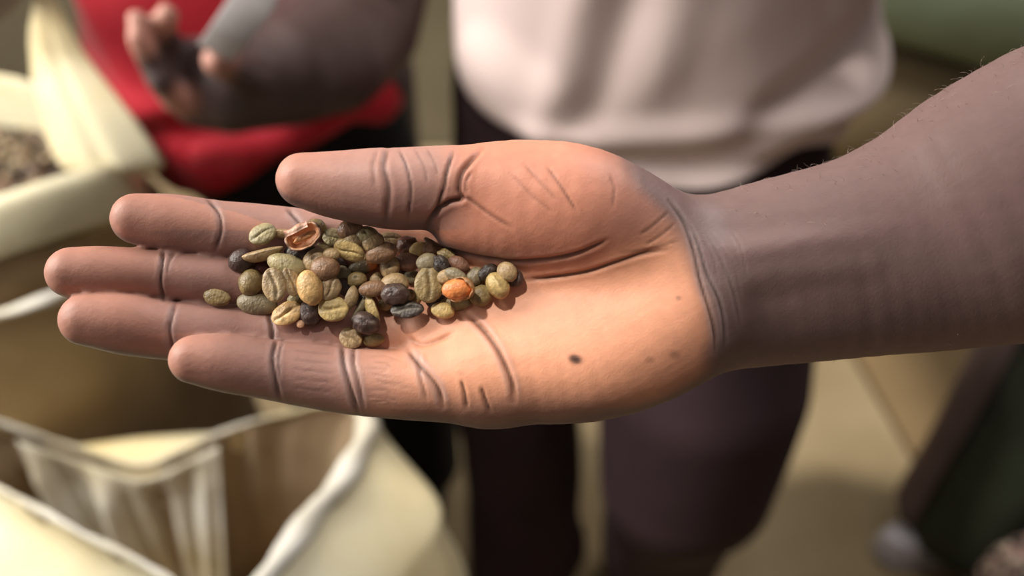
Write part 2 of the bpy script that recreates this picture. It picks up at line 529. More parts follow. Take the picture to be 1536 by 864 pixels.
def bean_shape(kind, a, b, c, seed):
    """unit directions pushed into a bean: x along, y across, +z is the side turned up"""
    rs = np.random.RandomState(seed)
    nu, nv = 40, 26
    V = [(0, 0, 1.0)]
    for j in range(1, nv):
        th = math.pi * j / nv
        for i in range(nu):
            ph = 2 * math.pi * i / nu
            V.append((math.sin(th) * math.cos(ph), math.sin(th) * math.sin(ph), math.cos(th)))
    V.append((0, 0, -1.0))
    V = np.array(V)
    Fc = []
    for i in range(nu):
        Fc.append((0, 1 + i, 1 + (i + 1) % nu))
    for j in range(nv - 2):
        for i in range(nu):
            p = 1 + j * nu; q = p + nu; i2 = (i + 1) % nu
            Fc.append((p + i, q + i, q + i2, p + i2))
    last = len(V) - 1; p = 1 + (nv - 2) * nu
    for i in range(nu):
        Fc.append((last, p + (i + 1) % nu, p + i))
    P = V.copy()
    # rounder than an ellipse in plan, one end a little narrower
    e = 1 + .06 * rs.uniform(-1, 1) * P[:, 0]
    P[:, 1] *= e
    dark = np.zeros(len(P)); lite = np.zeros(len(P))
    n1 = vnoise(V, 2.2, seed); n2 = vnoise(V, 6.5, seed + 1); n3 = vnoise(V, 15, seed + 2)
    if kind in ('cut', 'split', 'black'):
        top = P[:, 2] > 0
        r = np.hypot(V[:, 0], V[:, 1])
        P[top, 2] = .42 * np.sqrt(np.clip(1 - r[top] ** 3.4, 0, 1))
        y0 = .15 * np.sin(V[:, 0] * 2.6 + rs.uniform(-.8, .8)) + .06 * n1
        wd = .07 + .03 * n1
        if kind == 'split': wd = .15 + .06 * n1
        t = np.clip(1 - (V[:, 0] / .95) ** 6, 0, 1)
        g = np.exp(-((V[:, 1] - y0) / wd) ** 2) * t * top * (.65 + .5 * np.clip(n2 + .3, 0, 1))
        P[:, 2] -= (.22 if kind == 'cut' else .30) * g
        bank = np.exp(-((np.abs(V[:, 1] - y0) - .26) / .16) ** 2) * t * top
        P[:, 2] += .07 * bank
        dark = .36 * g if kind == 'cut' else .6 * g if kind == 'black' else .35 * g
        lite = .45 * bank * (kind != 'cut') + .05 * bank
        if kind == 'split':
            rag = np.clip(n2, 0, 1) * np.exp(-((V[:, 1] - y0) / .42) ** 2) * top
            P[:, 2] += .11 * n2 * np.exp(-((V[:, 1] - y0) / .4) ** 2) * top
            dark = np.maximum(dark, .55 * rag)
    elif kind == 'side':
        # seen from its edge: the flat face looks along +y, grooved
        fr = P[:, 1] > 0
        r = np.hypot(V[:, 0], V[:, 2])
        P[fr, 1] = .30 * np.sqrt(np.clip(1 - r[fr] ** 3, 0, 1))
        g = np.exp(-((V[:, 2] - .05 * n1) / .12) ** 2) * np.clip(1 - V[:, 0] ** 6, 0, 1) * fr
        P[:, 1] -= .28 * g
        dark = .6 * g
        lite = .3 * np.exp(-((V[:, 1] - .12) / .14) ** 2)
    elif kind == 'dome':
        lo = P[:, 2] < 0
        P[lo, 2] *= .55
        P[:, 2] += .05 * n1
    elif kind == 'dimple':
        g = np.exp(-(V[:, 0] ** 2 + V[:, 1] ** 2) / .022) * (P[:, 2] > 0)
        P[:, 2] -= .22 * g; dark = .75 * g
        lo = P[:, 2] < 0; P[lo, 2] *= .6
    elif kind == 'ridge':
        g = np.exp(-(V[:, 1] / .16) ** 2) * (P[:, 2] > 0)
        P[:, 2] += .13 * g
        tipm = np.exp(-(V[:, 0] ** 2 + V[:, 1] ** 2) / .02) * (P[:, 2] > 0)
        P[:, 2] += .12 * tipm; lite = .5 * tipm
    amp = {'black': .055, 'wrinkle': .085, 'chip': .12}.get(kind, .034)
    P += V * (amp * (n2 * .8 + n1 * .6) + amp * .35 * n3)[:, None]
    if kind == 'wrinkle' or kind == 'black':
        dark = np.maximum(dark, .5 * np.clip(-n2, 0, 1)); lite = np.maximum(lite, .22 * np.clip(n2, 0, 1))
    P = P * np.array([a, b, c])
    mott = 1 + .13 * n1 + .10 * n2
    return P, Fc, dark, lite, mott

# px, py, half length, half width (pixels), turn (degrees), shape, colour, roll, pitch, label -- lowest beans first
BEANS = [  # opening entries are added filler beans, dark ones standing for shade in gaps
 (545, 446, 15, 11, 20, 'wrinkle', 'D', 0, 0, 'added dark filler bean shading the gap below the olive round bean at mid pile'),
 (577, 425, 14, 11, -20, 'dome', 'K', 0, 0, 'added blackish filler bean for shade low between the pink-tan beans of the pile'),
 (602, 408, 13, 10, 15, 'dome', 'D', 0, 0, 'added dark filler bean for shade in the gap under the reddish-brown bean'),
 (655, 452, 15, 11, 0, 'dome', 'K', 0, 0, 'added black filler bean for the shadow below the big flat olive bean'),
 (455, 400, 15, 11, 30, 'dome', 'D', 0, 0, 'added dark filler bean for shade behind the long pale green bean'),
 (505, 396, 15, 11, -30, 'dome', 'D', 0, 0, 'added dark filler bean darkening the gap right of the smooth grey-brown bean'),
 (448, 436, 13, 11, 60, 'dome', 'O', 0, 0, 'added olive filler bean buried left of the shiny cream bean'),
 (590, 460, 13, 10, 0, 'dome', 'D', 0, 0, 'added dark filler bean for shade low behind the black bean with the silver slit'),
 (325, 446, 19, 11, -12, 'chip', 'O', 0, 0, 'small flat olive bean chip lying alone on the middle finger'),
 (655, 372, 21, 6, -38, 'chip', 'B', 0, 0, 'long greyish husk sliver lying behind the pile by the ball of the thumb'),
 (489, 370, 15, 4.5, -20, 'chip', 'O', 0, 0, 'thin olive sliver lying right of the torn brown husk'),
 (424, 347, 17, 10, -6, 'side', 'T', 12, 0, 'tan bean on its edge just left of the torn brown husk'),
 (474, 343, 14, 15, 60, 'dome', 'O', 0, 0, 'olive bean peeping out behind the torn brown husk'),
 (500, 356, 15, 13, -30, 'cut', 'G', -15, 0, 'pale green bean with a faint slit, right of the torn husk'),
 (525, 343, 18, 13, 24, 'dome', 'B', 0, 0, 'brown oval bean topmost of the pile, against the thumb'),
 (549, 353, 18, 13, -12, 'dimple', 'G', -15, 0, 'grey-green bean with a small pit, under the thumb beside the topmost brown bean'),
 (587, 358, 16, 10, -12, 'split', 'T', -15, 0, 'yellow-tan bean with a cracked end at the upper edge of the pile'),
 (611, 368, 15, 13, 20, 'wrinkle', 'R', 0, 0, 'purple-brown wrinkled bean at the upper edge, below the thumb'),
 (628, 374, 13, 10, 22, 'dome', 'Y', 0, 0, 'small yellow-olive bean at the upper right edge of the pile'),
 (645, 374, 8, 10, 80, 'chip', 'B', 0, 0, 'brown bean fragment beside the small yellow-olive bean'),
 (670, 383, 13, 9, -25, 'wrinkle', 'O', 0, 0, 'olive-brown wrinkled bean nearest the ball of the thumb'),
 (688, 396, 16, 10, -28, 'dome', 'R', 0, 0, 'flat brown bean fragment right of the olive-brown wrinkled one'),
 (662, 397, 14, 11, -50, 'wrinkle', 'K', 0, 0, 'black wedge-shaped bean above the big flat olive bean'),
 (362, 391, 18, 16, 20, 'dome', 'D', 0, 0, 'dark brown round bean at the left end of the pile'),
 (393, 400, 10, 10, 0, 'chip', 'M', 0, 0, 'small dark red husk bit at the left of the pile'),
 (376, 424, 18, 17, 80, 'dome', 'O', 0, 0, 'olive-brown rounded bean at the left edge, above the long grey-green bean'),
 (450, 378, 22, 17, 20, 'wrinkle', 'K', 0, 0, 'blackish dried cherry lying under the torn husk'),
 (393, 378, 28, 13, 14, 'side', 'T', 18, 0, 'long tan bean on its edge above the dark round bean at the left'),
 (394, 351, 19, 15, 24, 'cut', 'G', -12, 0, 'pale green bean with a short slit, uppermost at the left of the pile'),
 (530, 361, 16, 11, 20, 'dome', 'T', 0, 0, 'tan bean tucked behind the yellow-olive flat-faced bean'),
 (548, 389, 9, 7, 30, 'dome', 'Y', 0, 0, 'tiny pale bean behind the grey bean with an orange end'),
 (559, 363, 16, 14, 20, 'dome', 'T', 0, 0, 'round tan bean with a soft highlight, under the thumb'),
 (544, 401, 20, 9, 10, 'dome', 'S', 0, 0, 'grey bean with an orange end in the middle of the pile'),
 (572, 379, 22, 14, 18, 'dome', 'B', 0, 0, 'shiny brown oval bean in the upper middle of the pile'),
 (524, 376, 22, 15, -22, 'cut', 'Y', 38, 0, 'yellow-olive bean with a broad flat face, upper middle of the pile'),
 (612, 393, 19, 13, 0, 'dome', 'R', 0, 0, 'reddish-brown oval bean right of the tan dimpled one'),
 (641, 394, 15, 13, 10, 'dome', 'S', 0, 0, 'grey-green glossy bean above the big flat olive bean'),
 (618, 416, 12, 10, 0, 'dome', 'S', 0, 0, 'small grey-green bean left of the big flat olive bean'),
 (565, 421, 12, 9, 70, 'dome', 'T', 0, 0, 'small tan bean with an upward tip below the dimpled one'),
 (585, 401, 16, 13, 75, 'dimple', 'T', 0, 0, 'tan pinkish bean with a dark dimple in its middle'),
 (670, 415, 13, 10, 15, 'dome', 'T', 0, 0, 'tan bean right behind the big flat olive bean'),
 (684, 413, 16, 9, -26, 'dome', 'S', 0, 0, 'grey smooth bean just above the orange bean'),
 (712, 415, 14, 11, 70, 'wrinkle', 'S', 0, 0, 'curled grey-green shrivelled bean right of the orange bean'),
 (731, 409, 15, 10, 35, 'wrinkle', 'K', 0, 0, 'black wrinkled bean near the right tip of the pile'),
 (772, 417, 13, 11, -65, 'wrinkle', 'D', 0, 0, 'dark grey-brown bean at the very right tip of the pile'),
 (761, 408, 15, 13, -40, 'dome', 'T', 0, 0, 'tan bean leaning on the dark one at the right tip'),
 (721, 443, 16, 15, 30, 'dome', 'O', 0, 0, 'olive round bean at the lower right edge, left of the cream ridged one'),
 (747, 428, 19, 15, -58, 'ridge', 'Y', 0, 0, 'cream bean with a small peak, near the right tip of the pile'),
 (684, 455, 21, 10, 0, 'dome', 'O', 0, 0, 'olive-brown bean under the orange bean'),
 (623, 447, 13, 9, 75, 'dome', 'O', 0, 0, 'narrow olive bean at lower left of the big flat olive bean'),
 (612, 443, 10, 8, 30, 'dome', 'S', 0, 0, 'small slate-green bean peeping beside the dark bean with a pale rim'),
 (579, 456, 11, 9, 20, 'dome', 'O', 0, 0, 'small dark olive bean under the dark bean with a pale rim'),
 (592, 426, 19, 15, 5, 'dome', 'T', 0, 0, 'tan bean forming a pale rim behind a dark wrinkled bean'),
 (514, 410, 13, 10, -30, 'dome', 'S', 0, 0, 'small grey-olive bean right of the smooth grey-brown bean'),
 (517, 430, 11, 12, 20, 'wrinkle', 'D', 0, 0, 'purple-black small bean right of the tan slit bean'),
 (535, 420, 14, 12, 15, 'dimple', 'O', -20, 0, 'round olive-green bean in the centre of the pile'),
 (540, 459, 18, 10, 58, 'side', 'S', 20, 0, 'dark grey-green striped bean on its edge above the purple-black angular one'),
 (525, 447, 17, 11, 72, 'side', 'T', -25, 0, 'tan olive bean on its edge right of the yellow-green disc'),
 (559, 433, 19, 11, 6, 'dome', 'B', 0, 0, 'pink-tan oval bean in the middle of the pile'),
 (474, 391, 20, 16, 40, 'dimple', 'T', -10, 0, 'tan bean with a small dark pit behind the smooth grey-brown one'),
 (498, 381, 12, 8, -5, 'dome', 'T', 0, 0, 'tan bean rim showing above the smooth grey-brown bean'),
 (430, 398, 28, 15, -18, 'dome', 'G', 0, 0, 'long pale green smooth bean in the upper left of the pile'),
 (488, 403, 20, 17, 0, 'dome', 'B', 0, 0, 'smooth grey-brown rounded bean in the upper middle of the pile'),
 (443, 450, 11, 9, 0, 'dome', 'G', 0, 0, 'small pale green bean behind the orange-tan cut bean'),
 (437, 422, 21, 12, 107, 'cut', 'T', 20, 0, 'upright tan bean left of the shiny cream bean'),
 (411, 427, 24, 16, 102, 'split', 'T', 0, 0, 'olive-tan bean with a ragged open slit, standing upright at the left'),
 (386, 456, 28, 15, -8, 'dome', 'S', 0, 0, 'long grey-green smooth bean at the lower left edge'),
 (495, 433, 17, 14, 60, 'cut', 'T', 10, 0, 'tan bean with a slanted slit, right of the shiny cream bean'),
 (466, 469, 18, 16, 80, 'wrinkle', 'D', 0, 0, 'dark purple-brown rounded bean below the shiny cream bean'),
 (451, 486, 6, 5, 40, 'chip', 'H', 0, 0, 'tiny tan chip at the lower edge, under the dark purple-brown bean'),
 (465, 432, 25, 17, 108, 'dome', 'C', 0, 0, 'shiny cream-yellow upright bean in the left middle of the pile'),
 (430, 470, 22, 16, 25, 'split', 'C', -12, 0, 'orange-tan bean with its crumpled cut face up, at the lower left'),
 (500, 463, 21, 18, -5, 'cut', 'Y', -12, 0, 'yellow-green disc of a bean, cut face up, at the lower edge'),
 (561, 462, 20, 11, -66, 'side', 'Y', -15, 0, 'yellow-tan bean on its edge with a cream rim, lower middle'),
 (549, 485, 20, 15, -20, 'wrinkle', 'D', 0, 0, 'purple-black angular bean at the lower edge'),
 (560, 510, 15, 9, 6, 'dome', 'O', 0, 0, 'olive smooth bean lowest of the pile, right of the striped slit bean'),
 (526, 507, 16, 14, -38, 'cut', 'T', -10, 0, 'tan-grey bean with a crisp dark slit, lowest of the pile'),
 (593, 441, 19, 16, 0, 'wrinkle', 'D', 0, 0, 'dark grey wrinkled bean in front of its pale-rimmed neighbour'),
 (644, 427, 25, 20, 82, 'cut', 'O', 8, 0, 'big flat olive bean standing face on, right of the centre'),
 (611, 464, 22, 13, 4, 'black', 'K', -18, 0, 'black bean with a silvery slit at the lower edge'),
 (664, 466, 16, 11, -12, 'dome', 'Y', 0, 0, 'small yellow half-moon bean at the lower right edge'),
 (686, 433, 21, 14, 8, 'dome', 'X', 0, 0, 'bright orange bean in an open brown parchment husk'),
]

def build_beans():
    hidden = []                                   # solids already in the pile: centre, axes matrix, sizes
    pts = []
    for i, (px, py, a, b, ang, kind, col, roll, pitch, label) in enumerate(BEANS):
        s = DH * 1000 / F
        am, bm = 1.12 * a * s, 1.13 * b * s
        cm = {'dome': .72, 'cut': .62, 'split': .6, 'side': .85, 'black': .6, 'chip': .45, 'wrinkle': .85, 'dimple': .75, 'ridge': .85}[kind] * min(am, bm)
        P, Fc, dark, lite, mott = bean_shape(kind, am, bm, cm, 100 + i * 7)
        t = math.radians(ang)
        # the pile's own lie: tops lean a little upwards like the palm
        R = (Matrix.Rotation(t, 3, 'Z') @ Matrix.Rotation(math.radians(roll), 3, 'X'))
        R = Matrix.Rotation(math.radians(-10), 3, 'X') @ R
        R = np.array(R)
        # solver sample of the bean's skin
        S = P[::9] @ R.T
        ray = lambda zz: hand_pt(px, py, zz)
        hz = next(zz for zz in np.arange(52, -30, -.3) if hand_field.sample(ray(zz)[None])[0] < 0)
        z = min(hz, 7.5) + 8.5 if py > 352 else 8.0
        thr = .5 if px < 705 else .26
        near = [h for h in hidden if np.hypot(h[3] - px, h[4] - py) < 75]
        rmax = max(am, bm)
        while z > -14:
            c = ray(z)
            Q = c + S * (DH * 1000 - z) / (DH * 1000)
            hit = (hand_field.sample(Q) < -.25).any()
            if not hit:
                for (hc, hR, hs, *_r) in near:
                    if np.linalg.norm(hc - c) > rmax + hs.max() + 1: continue
                    L = (Q - hc) @ hR / hs
                    if ((L ** 2).sum(1) < thr).any(): hit = True; break
                    L = (_r[2] - c) @ R / (np.array([am, bm, cm]) * (DH * 1000 - z) / (DH * 1000))
                    if ((L ** 2).sum(1) < thr).any(): hit = True; break
            if hit: break
            z -= .3
        if DBG: print('BEAN', px, py, round(z,1), 'hand', round(next(zz for zz in np.arange(52,-30,-.3) if hand_field.sample(ray(zz)[None])[0] < 0),1), 'cm', round(cm,1), label)
        c = ray(z - .1)
        k = (DH * 1000 - z) / (DH * 1000)
        Pw = c + (P * k) @ R.T
        base = np.array(CB[col])
        C = base[None] * mott[:, None]
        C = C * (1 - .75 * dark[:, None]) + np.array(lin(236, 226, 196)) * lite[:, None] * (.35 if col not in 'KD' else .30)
        if i in ORANGE_END:
            q = sstep(.25, .6, P[:, 0] / am)[:, None]
            C = C * (1 - q) + np.array(lin(214, 132, 78)) * q
        org = hand_world(c[None])[0]
        o = mesh_obj('coffee_bean', hand_world(Pw), Fc, BEAN, origin=org)
        set_color(o, C)
        tag(o, label, 'coffee bean', 'coffee beans in the palm')
        hidden.append((c, R, np.array([am, bm, cm]) * k, px, py, c + (P[::9] * k) @ R.T))
        pts.append((o, c, R, am * k, bm * k, cm * k))
    return pts

ORANGE_END = [i for i, b in enumerate(BEANS) if 'orange end' in b[9] and b[5] == 'dome' and b[6] == 'S']
bean_info = build_beans()

def shell(name, c, R, a, b, h, open_dir, thick, seed, col_out, col_in, parent=None, label=None, cut=.15):
    """a broken cup of dried husk: part of an ellipsoid with a torn edge and real thickness"""
    nu, nv = 44, 14
    V = []; C = []
    rs = np.random.RandomState(seed)
    ph0 = rs.uniform(0, 6, 5)
    for side in (0, 1):
        for j in range(nv + 1):
            for i in range(nu):
                ph = 2 * math.pi * i / nu
                edge = cut + .13 * math.sin(2 * ph + ph0[0]) + .07 * math.sin(5 * ph + ph0[1]) + .05 * math.sin(9 * ph + ph0[2])
                th = math.pi - (math.pi - math.acos(max(-.95, min(.95, edge)))) * j / nv
                d = np.array([math.sin(th) * math.cos(ph), math.sin(th) * math.sin(ph), math.cos(th)])
                k = 1 - side * thick + .03 * math.sin(4 * ph + 3 * th + ph0[3])
                V.append(d * np.array([a, b, h]) * k)
                C.append(col_in if side else col_out)
    Fc = []
    n = (nv + 1) * nu
    for side in (0, 1):
        for j in range(nv):
            for i in range(nu):
                p = side * n + j * nu; q = p + nu; i2 = (i + 1) % nu
                f = (p + i, p + i2, q + i2, q + i)
                Fc.append(f if not side else f[::-1])
    for i in range(nu):
        i2 = (i + 1) % nu; p = nv * nu
        Fc.append((p + i, p + i2, n + p + i2, n + p + i))
    V = np.array(V) @ np.array(open_dir).T @ R.T + c
    C = np.array(C) * (1 + .12 * vnoise(V, 1.5, seed))[:, None]
    o = mesh_obj(name, hand_world(V), Fc, BEAN, parent=parent, origin=None if parent else hand_world(c[None])[0])
    set_color(o, C)
    if label: o['label'] = label
    return o

I3 = np.eye(3)
# the parchment around the orange bean, a part of it
ob, oc, oR, oa, obb, occ = bean_info[-1]
tilt = np.array(Matrix.Rotation(math.radians(-32), 3, 'Y') @ Matrix.Rotation(math.radians(18), 3, 'X'))
shell('parchment_husk', oc + oR @ np.array([oa * .12, -.3, -.3]), oR, oa * 1.13, obb * 1.18, occ * 1.25, tilt, .1, 5, lin(150, 108, 66), lin(168, 112, 64), parent=ob,
      label='torn brown parchment skin', cut=.22)

# the torn cherry husk on top of the dried cherry
def husk():
    px, py = 455, 354
    base = next(b for b, B in zip(bean_info, BEANS) if 'dried cherry' in B[9])
    z = base[1][2] + 5.5
    c = hand_pt(px, py, z)
    R = np.array(Matrix.Rotation(math.radians(27), 3, 'Z'))
    op = np.array(Matrix.Rotation(math.radians(-16), 3, 'X'))
    root = shell('dried_husk', c, R, 5.6, 3.9, 3.2, op, .14, 31, lin(120, 88, 74), lin(222, 168, 124), cut=.05)
    tag(root, 'torn brown dried cherry husk with pinkish inside, upper left of the pile', 'husk', 'husks in the palm')
    # a curled flap and the fibrous ridge inside
    V = []; Fc = []
    nu, nv = 16, 8
    for side in (0, 1):
        for i in range(nu):
            for j in range(nv):
                u = i / (nu - 1) * 2 - 1; v = j / (nv - 1)
                ang = 2.6 * v - .4
                r = 1.5 - .22 * side + .18 * math.sin(5 * u + 2 * v)
                x = u * 3.6 + .4 * math.sin(3 * v)
                V.append((x - .9, 1.6 + r * math.cos(ang), 1.5 + r * math.sin(ang)))
    n = nu * nv
    for side in (0, 1):
        for i in range(nu - 1):
            for j in range(nv - 1):
                p = side * n + i * nv + j
                f = (p, p + 1, p + nv + 1, p + nv); Fc.append(f if side else f[::-1])
    edge = [i * nv for i in range(nu)] + [(nu - 1) * nv + j for j in range(1, nv)] + [i * nv + nv - 1 for i in range(nu - 2, -1, -1)] + [j for j in range(nv - 2, 0, -1)]
    for k in range(len(edge)):
        a, b = edge[k], edge[(k + 1) % len(edge)]
        Fc.append((a, b, n + b, n + a))
    o = mesh_obj('husk_flap', hand_world(np.array(V) @ op.T @ R.T + c), Fc, BEAN, parent=root)
    set_color(o, np.array(lin(196, 150, 124))[None] * (1 + .15 * vnoise(np.array(V), 1.7, 3))[:, None])
    P, Fc, dark, lite, mott = bean_shape('wrinkle', 3.6, 1.1, .9, 77)
    o = mesh_obj('husk_fibre', hand_world((P + np.array([.3, -.3, -.3])) @ op.T @ R.T + c), Fc, BEAN, parent=root)
    set_color(o, np.array(lin(226, 160, 104))[None] * mott[:, None] * (1 - .4 * dark[:, None]))
husk()
# ================================================================== the place behind
CONCRETE = simple('concrete', lin(158, 140, 108), .85, lin(134, 115, 84), 3.2, 6, bump=.15, bscale=30)
CONCRETE2 = simple('worn_concrete', lin(134, 111, 78), .85, lin(116, 94, 64), 3.2, 6, bump=.15, bscale=30)
PLASTER = simple('plaster', lin(134, 125, 102), .9, lin(116, 106, 84), 2.5, 4)
SHIRT = simple('shirt_cotton', lin(226, 206, 200), .85, lin(216, 194, 188), 5, 3, bump=.12, bscale=25, sheen=.1)
TROUSER = simple('maroon_trousers', lin(58, 40, 44), .8, lin(46, 30, 34), 6, 3)
BLACK = simple('black_cloth', lin(32, 30, 30), .85, lin(24, 23, 24), 8, 3)
RED = simple('red_cloth', lin(196, 32, 50), .75, lin(180, 24, 42), 6, 3, sheen=.15, bump=.1, bscale=20)
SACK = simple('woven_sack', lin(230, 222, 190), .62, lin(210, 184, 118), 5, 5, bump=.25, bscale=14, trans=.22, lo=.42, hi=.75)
SACK_SHADE = simple('woven_sack_shaded', lin(172, 154, 126), .7, lin(142, 118, 90), 6, 5, bump=.25, bscale=14, trans=.15)  # cream sacking turned brown, its shade painted into the colour
ROLL = simple('sack_rim', lin(222, 218, 206), .6, lin(190, 176, 140), 9, 4, bump=.3, bscale=20, trans=.1)
GREEN = simple('green_tarpaulin', lin(126, 138, 110), .75, lin(108, 112, 84), 3, 4, bump=.2, bscale=8)
KHAKI = simple('khaki_sacking', lin(128, 110, 80), .85, lin(106, 90, 64), 4, 4, bump=.2, bscale=10)
OLIVE = simple('olive_cloth', lin(60, 66, 50), .85, lin(48, 50, 42), 5, 3)
MAUVE = simple('mauve_cloth', lin(104, 86, 84), .85, lin(88, 72, 70), 5, 3)
SHOE = simple('white_canvas', lin(206, 200, 202), .7, lin(180, 176, 180), 20, 3)
PALE = simple('pale_strip', lin(190, 184, 182), .5, lin(172, 166, 164), 20, 2)

floor_z = 0.0
def box(name, x0, x1, y0, y1, z0, z1, mat, parent=None, bev=0):
    V = [(x, y, z) for x in (x0, x1) for y in (y0, y1) for z in (z0, z1)]
    Fc = [(0, 1, 3, 2), (4, 6, 7, 5), (0, 4, 5, 1), (2, 3, 7, 6), (0, 2, 6, 4), (1, 5, 7, 3)]
    o = mesh_obj(name, V, Fc, mat, parent, smooth=False, origin=None if parent else ((x0 + x1) / 2, (y0 + y1) / 2, z0))
    if bev:
        b = o.modifiers.new('b', 'BEVEL'); b.width = bev; b.segments = 2; baked(o)
    return o

# floor: a bed with cast slabs, their joint running away to the right
fl = box('floor', -3.2, 3.2, -1.2, 2.46, -.14, -.03, CONCRETE2); fl['kind'] = 'structure'
jA = at(1276, 540, 1)[:3]
def on_floor(px, py):
    d = FWD + (px - 768) / F * RIGHT - (py - 432) / F * UP
    return CAM + d * (HC / -d[2])
j0 = on_floor(1282, 535); j1 = on_floor(1372, 690)
jd = (j0 - j1) / np.linalg.norm(j0 - j1)
def slab(poly, mat):
    V = [(x, y, -.03) for x, y in poly] + [(x, y, 0) for x, y in poly]
    n = len(poly)
    Fc = [tuple(range(n))[::-1], tuple(range(n, 2 * n))] + [(i, (i + 1) % n, n + (i + 1) % n, n + i) for i in range(n)]
    return mesh_obj('concrete_slab', V, Fc, mat, fl, smooth=False)
def jx(y): return j0[0] + jd[0] / jd[1] * (y - j0[1])
g = .006
slab([(-3.1, -1.1), (jx(-1.1) - g, -1.1), (jx(2.44) - g, 2.44), (-3.1, 2.44)], CONCRETE)
slab([(jx(-1.1) + g, -1.1), (3.1, -1.1), (3.1, 2.44), (jx(2.44) + g, 2.44)], CONCRETE2)
wl = box('wall_back', -3.2, 3.2, 2.46, 2.62, -.14, 3.0, PLASTER); wl['kind'] = 'structure'

GREYWALL = simple('grey_plaster', lin(118, 112, 114), .9)
wr_ = box('blocker_wall_right', 3.2, 3.35, -1.35, 2.8, -.14, 2.9, GREYWALL); wr_['kind'] = 'structure'  # out of view, added to cut ambient light from the right
wf_ = box('blocker_wall_front', -3.2, 3.2, -1.35, -1.2, -.14, 2.9, GREYWALL); wf_['kind'] = 'structure'  # unseen wall behind the camera, added to hold back fill light
# unseen sheets added overhead, their gaps placed to aim the sun
SHEET = simple('shade_sheet', lin(120, 116, 110), .6)
xs = [-3.2, -2.15, -1.72, -1.42, -1.04, -.755, -.10, .75, 1.2, 3.2]
ceil_ = None
for x0, x1 in ((-3.2, -2.1), (-1.75, -1.45), (-1.02, -.83), (-.08, .5), (1.3, 3.2)):
    if ceil_ is None:
        ceil_ = box('shade_ceiling', x0, x1, -1.2, 2.62, 2.9, 2.94, SHEET); ceil_['kind'] = 'structure'
    else:
        box('shade_sheet', x0, x1, -1.2, 2.62, 2.9, 2.94, SHEET, ceil_)

box('shade_sheet', -.51, -.085, -1.2, .55, 2.9, 2.94, SHEET, ceil_)  # added to keep direct sun off the forearm and shirt's right
box('shade_sheet', -.835, -.635, -1.2, .22, 2.9, 2.94, SHEET, ceil_)  # added to shade the fingers from the sun

# ---- cloth built of rings around a body
def loft(name, rings, mat, parent, n=72, rows=60, wr=.004, ws=30, thick=.004, seed=1, stretch=1.0, hem=None, folds=None):
    """rings: (cx, cy, z, rx, ry) from the bottom up; hem(angle)->rise of the lowest ring"""
    rings = np.array(rings, float)
    t = np.linspace(0, len(rings) - 1, rows)
    idx = np.arange(len(rings))
    def cr(col):
        out = []
        for u in t:
            i = min(int(u), len(rings) - 2); f = u - i
            p0, p1, p2, p3 = (rings[max(i - 1, 0), col], rings[i, col], rings[i + 1, col], rings[min(i + 2, len(rings) - 1), col])
            out.append(.5 * (2 * p1 + (-p0 + p2) * f + (2 * p0 - 5 * p1 + 4 * p2 - p3) * f * f + (-p0 + 3 * p1 - 3 * p2 + p3) * f ** 3))
        return np.array(out)
    cx, cy, cz, rx, ry = [cr(i) for i in range(5)]
    ph = np.linspace(0, 2 * np.pi, n, endpoint=False)
    ca, sa = np.cos(ph), np.sin(ph)
    ex = 2 / 2.35
    X = cx[:, None] + rx[:, None] * (np.sign(ca) * np.abs(ca) ** ex)[None]
    Y = cy[:, None] + ry[:, None] * (np.sign(sa) * np.abs(sa) ** ex)[None]
    Z = np.repeat(cz[:, None], n, 1)
    if hem is not None:
        h = np.array([hem(a) for a in ph])
        Z = Z + h[None] * np.clip(1 - (t / (len(rings) - 1)) * 3.0, 0, 1)[:, None]
    P = np.stack([X.ravel(), Y.ravel(), Z.ravel()], 1)
    O = np.stack([np.repeat(cx[:, None], n, 1).ravel(), np.repeat(cy[:, None], n, 1).ravel(), P[:, 2]], 1)
    d = P - O; d /= np.linalg.norm(d, axis=1)[:, None] + 1e-9
    Q = P * np.array([1, 1, stretch])
    P = P + d * (wr * vnoise(Q, ws, seed) + wr * .6 * vnoise(Q, ws * 2.2, seed + 5))[:, None]
    if folds is not None:
        P = P + d * np.array([folds(*p) for p in P])[:, None]
    Fc = []
    for j in range(rows - 1):
        for i in range(n):
            p = j * n; i2 = (i + 1) % n
            Fc.append((p + i, p + i2, p + n + i2, p + n + i))
    o = mesh_obj(name, P, np.array(Fc), mat, parent)
    if thick:
        s = o.modifiers.new('s', 'SOLIDIFY'); s.thickness = thick; s.offset = -1
        baked(o)
    return o

def body(name, parts, h, mat, parent, lo, hi, k=.02):
    f = Field(lo, hi, h)
    for P, R, kk in parts:
        f.add(P, R, kk if kk else k)
    V, Q = f.mesh()
    return mesh_obj(name, V, Q, mat, parent)

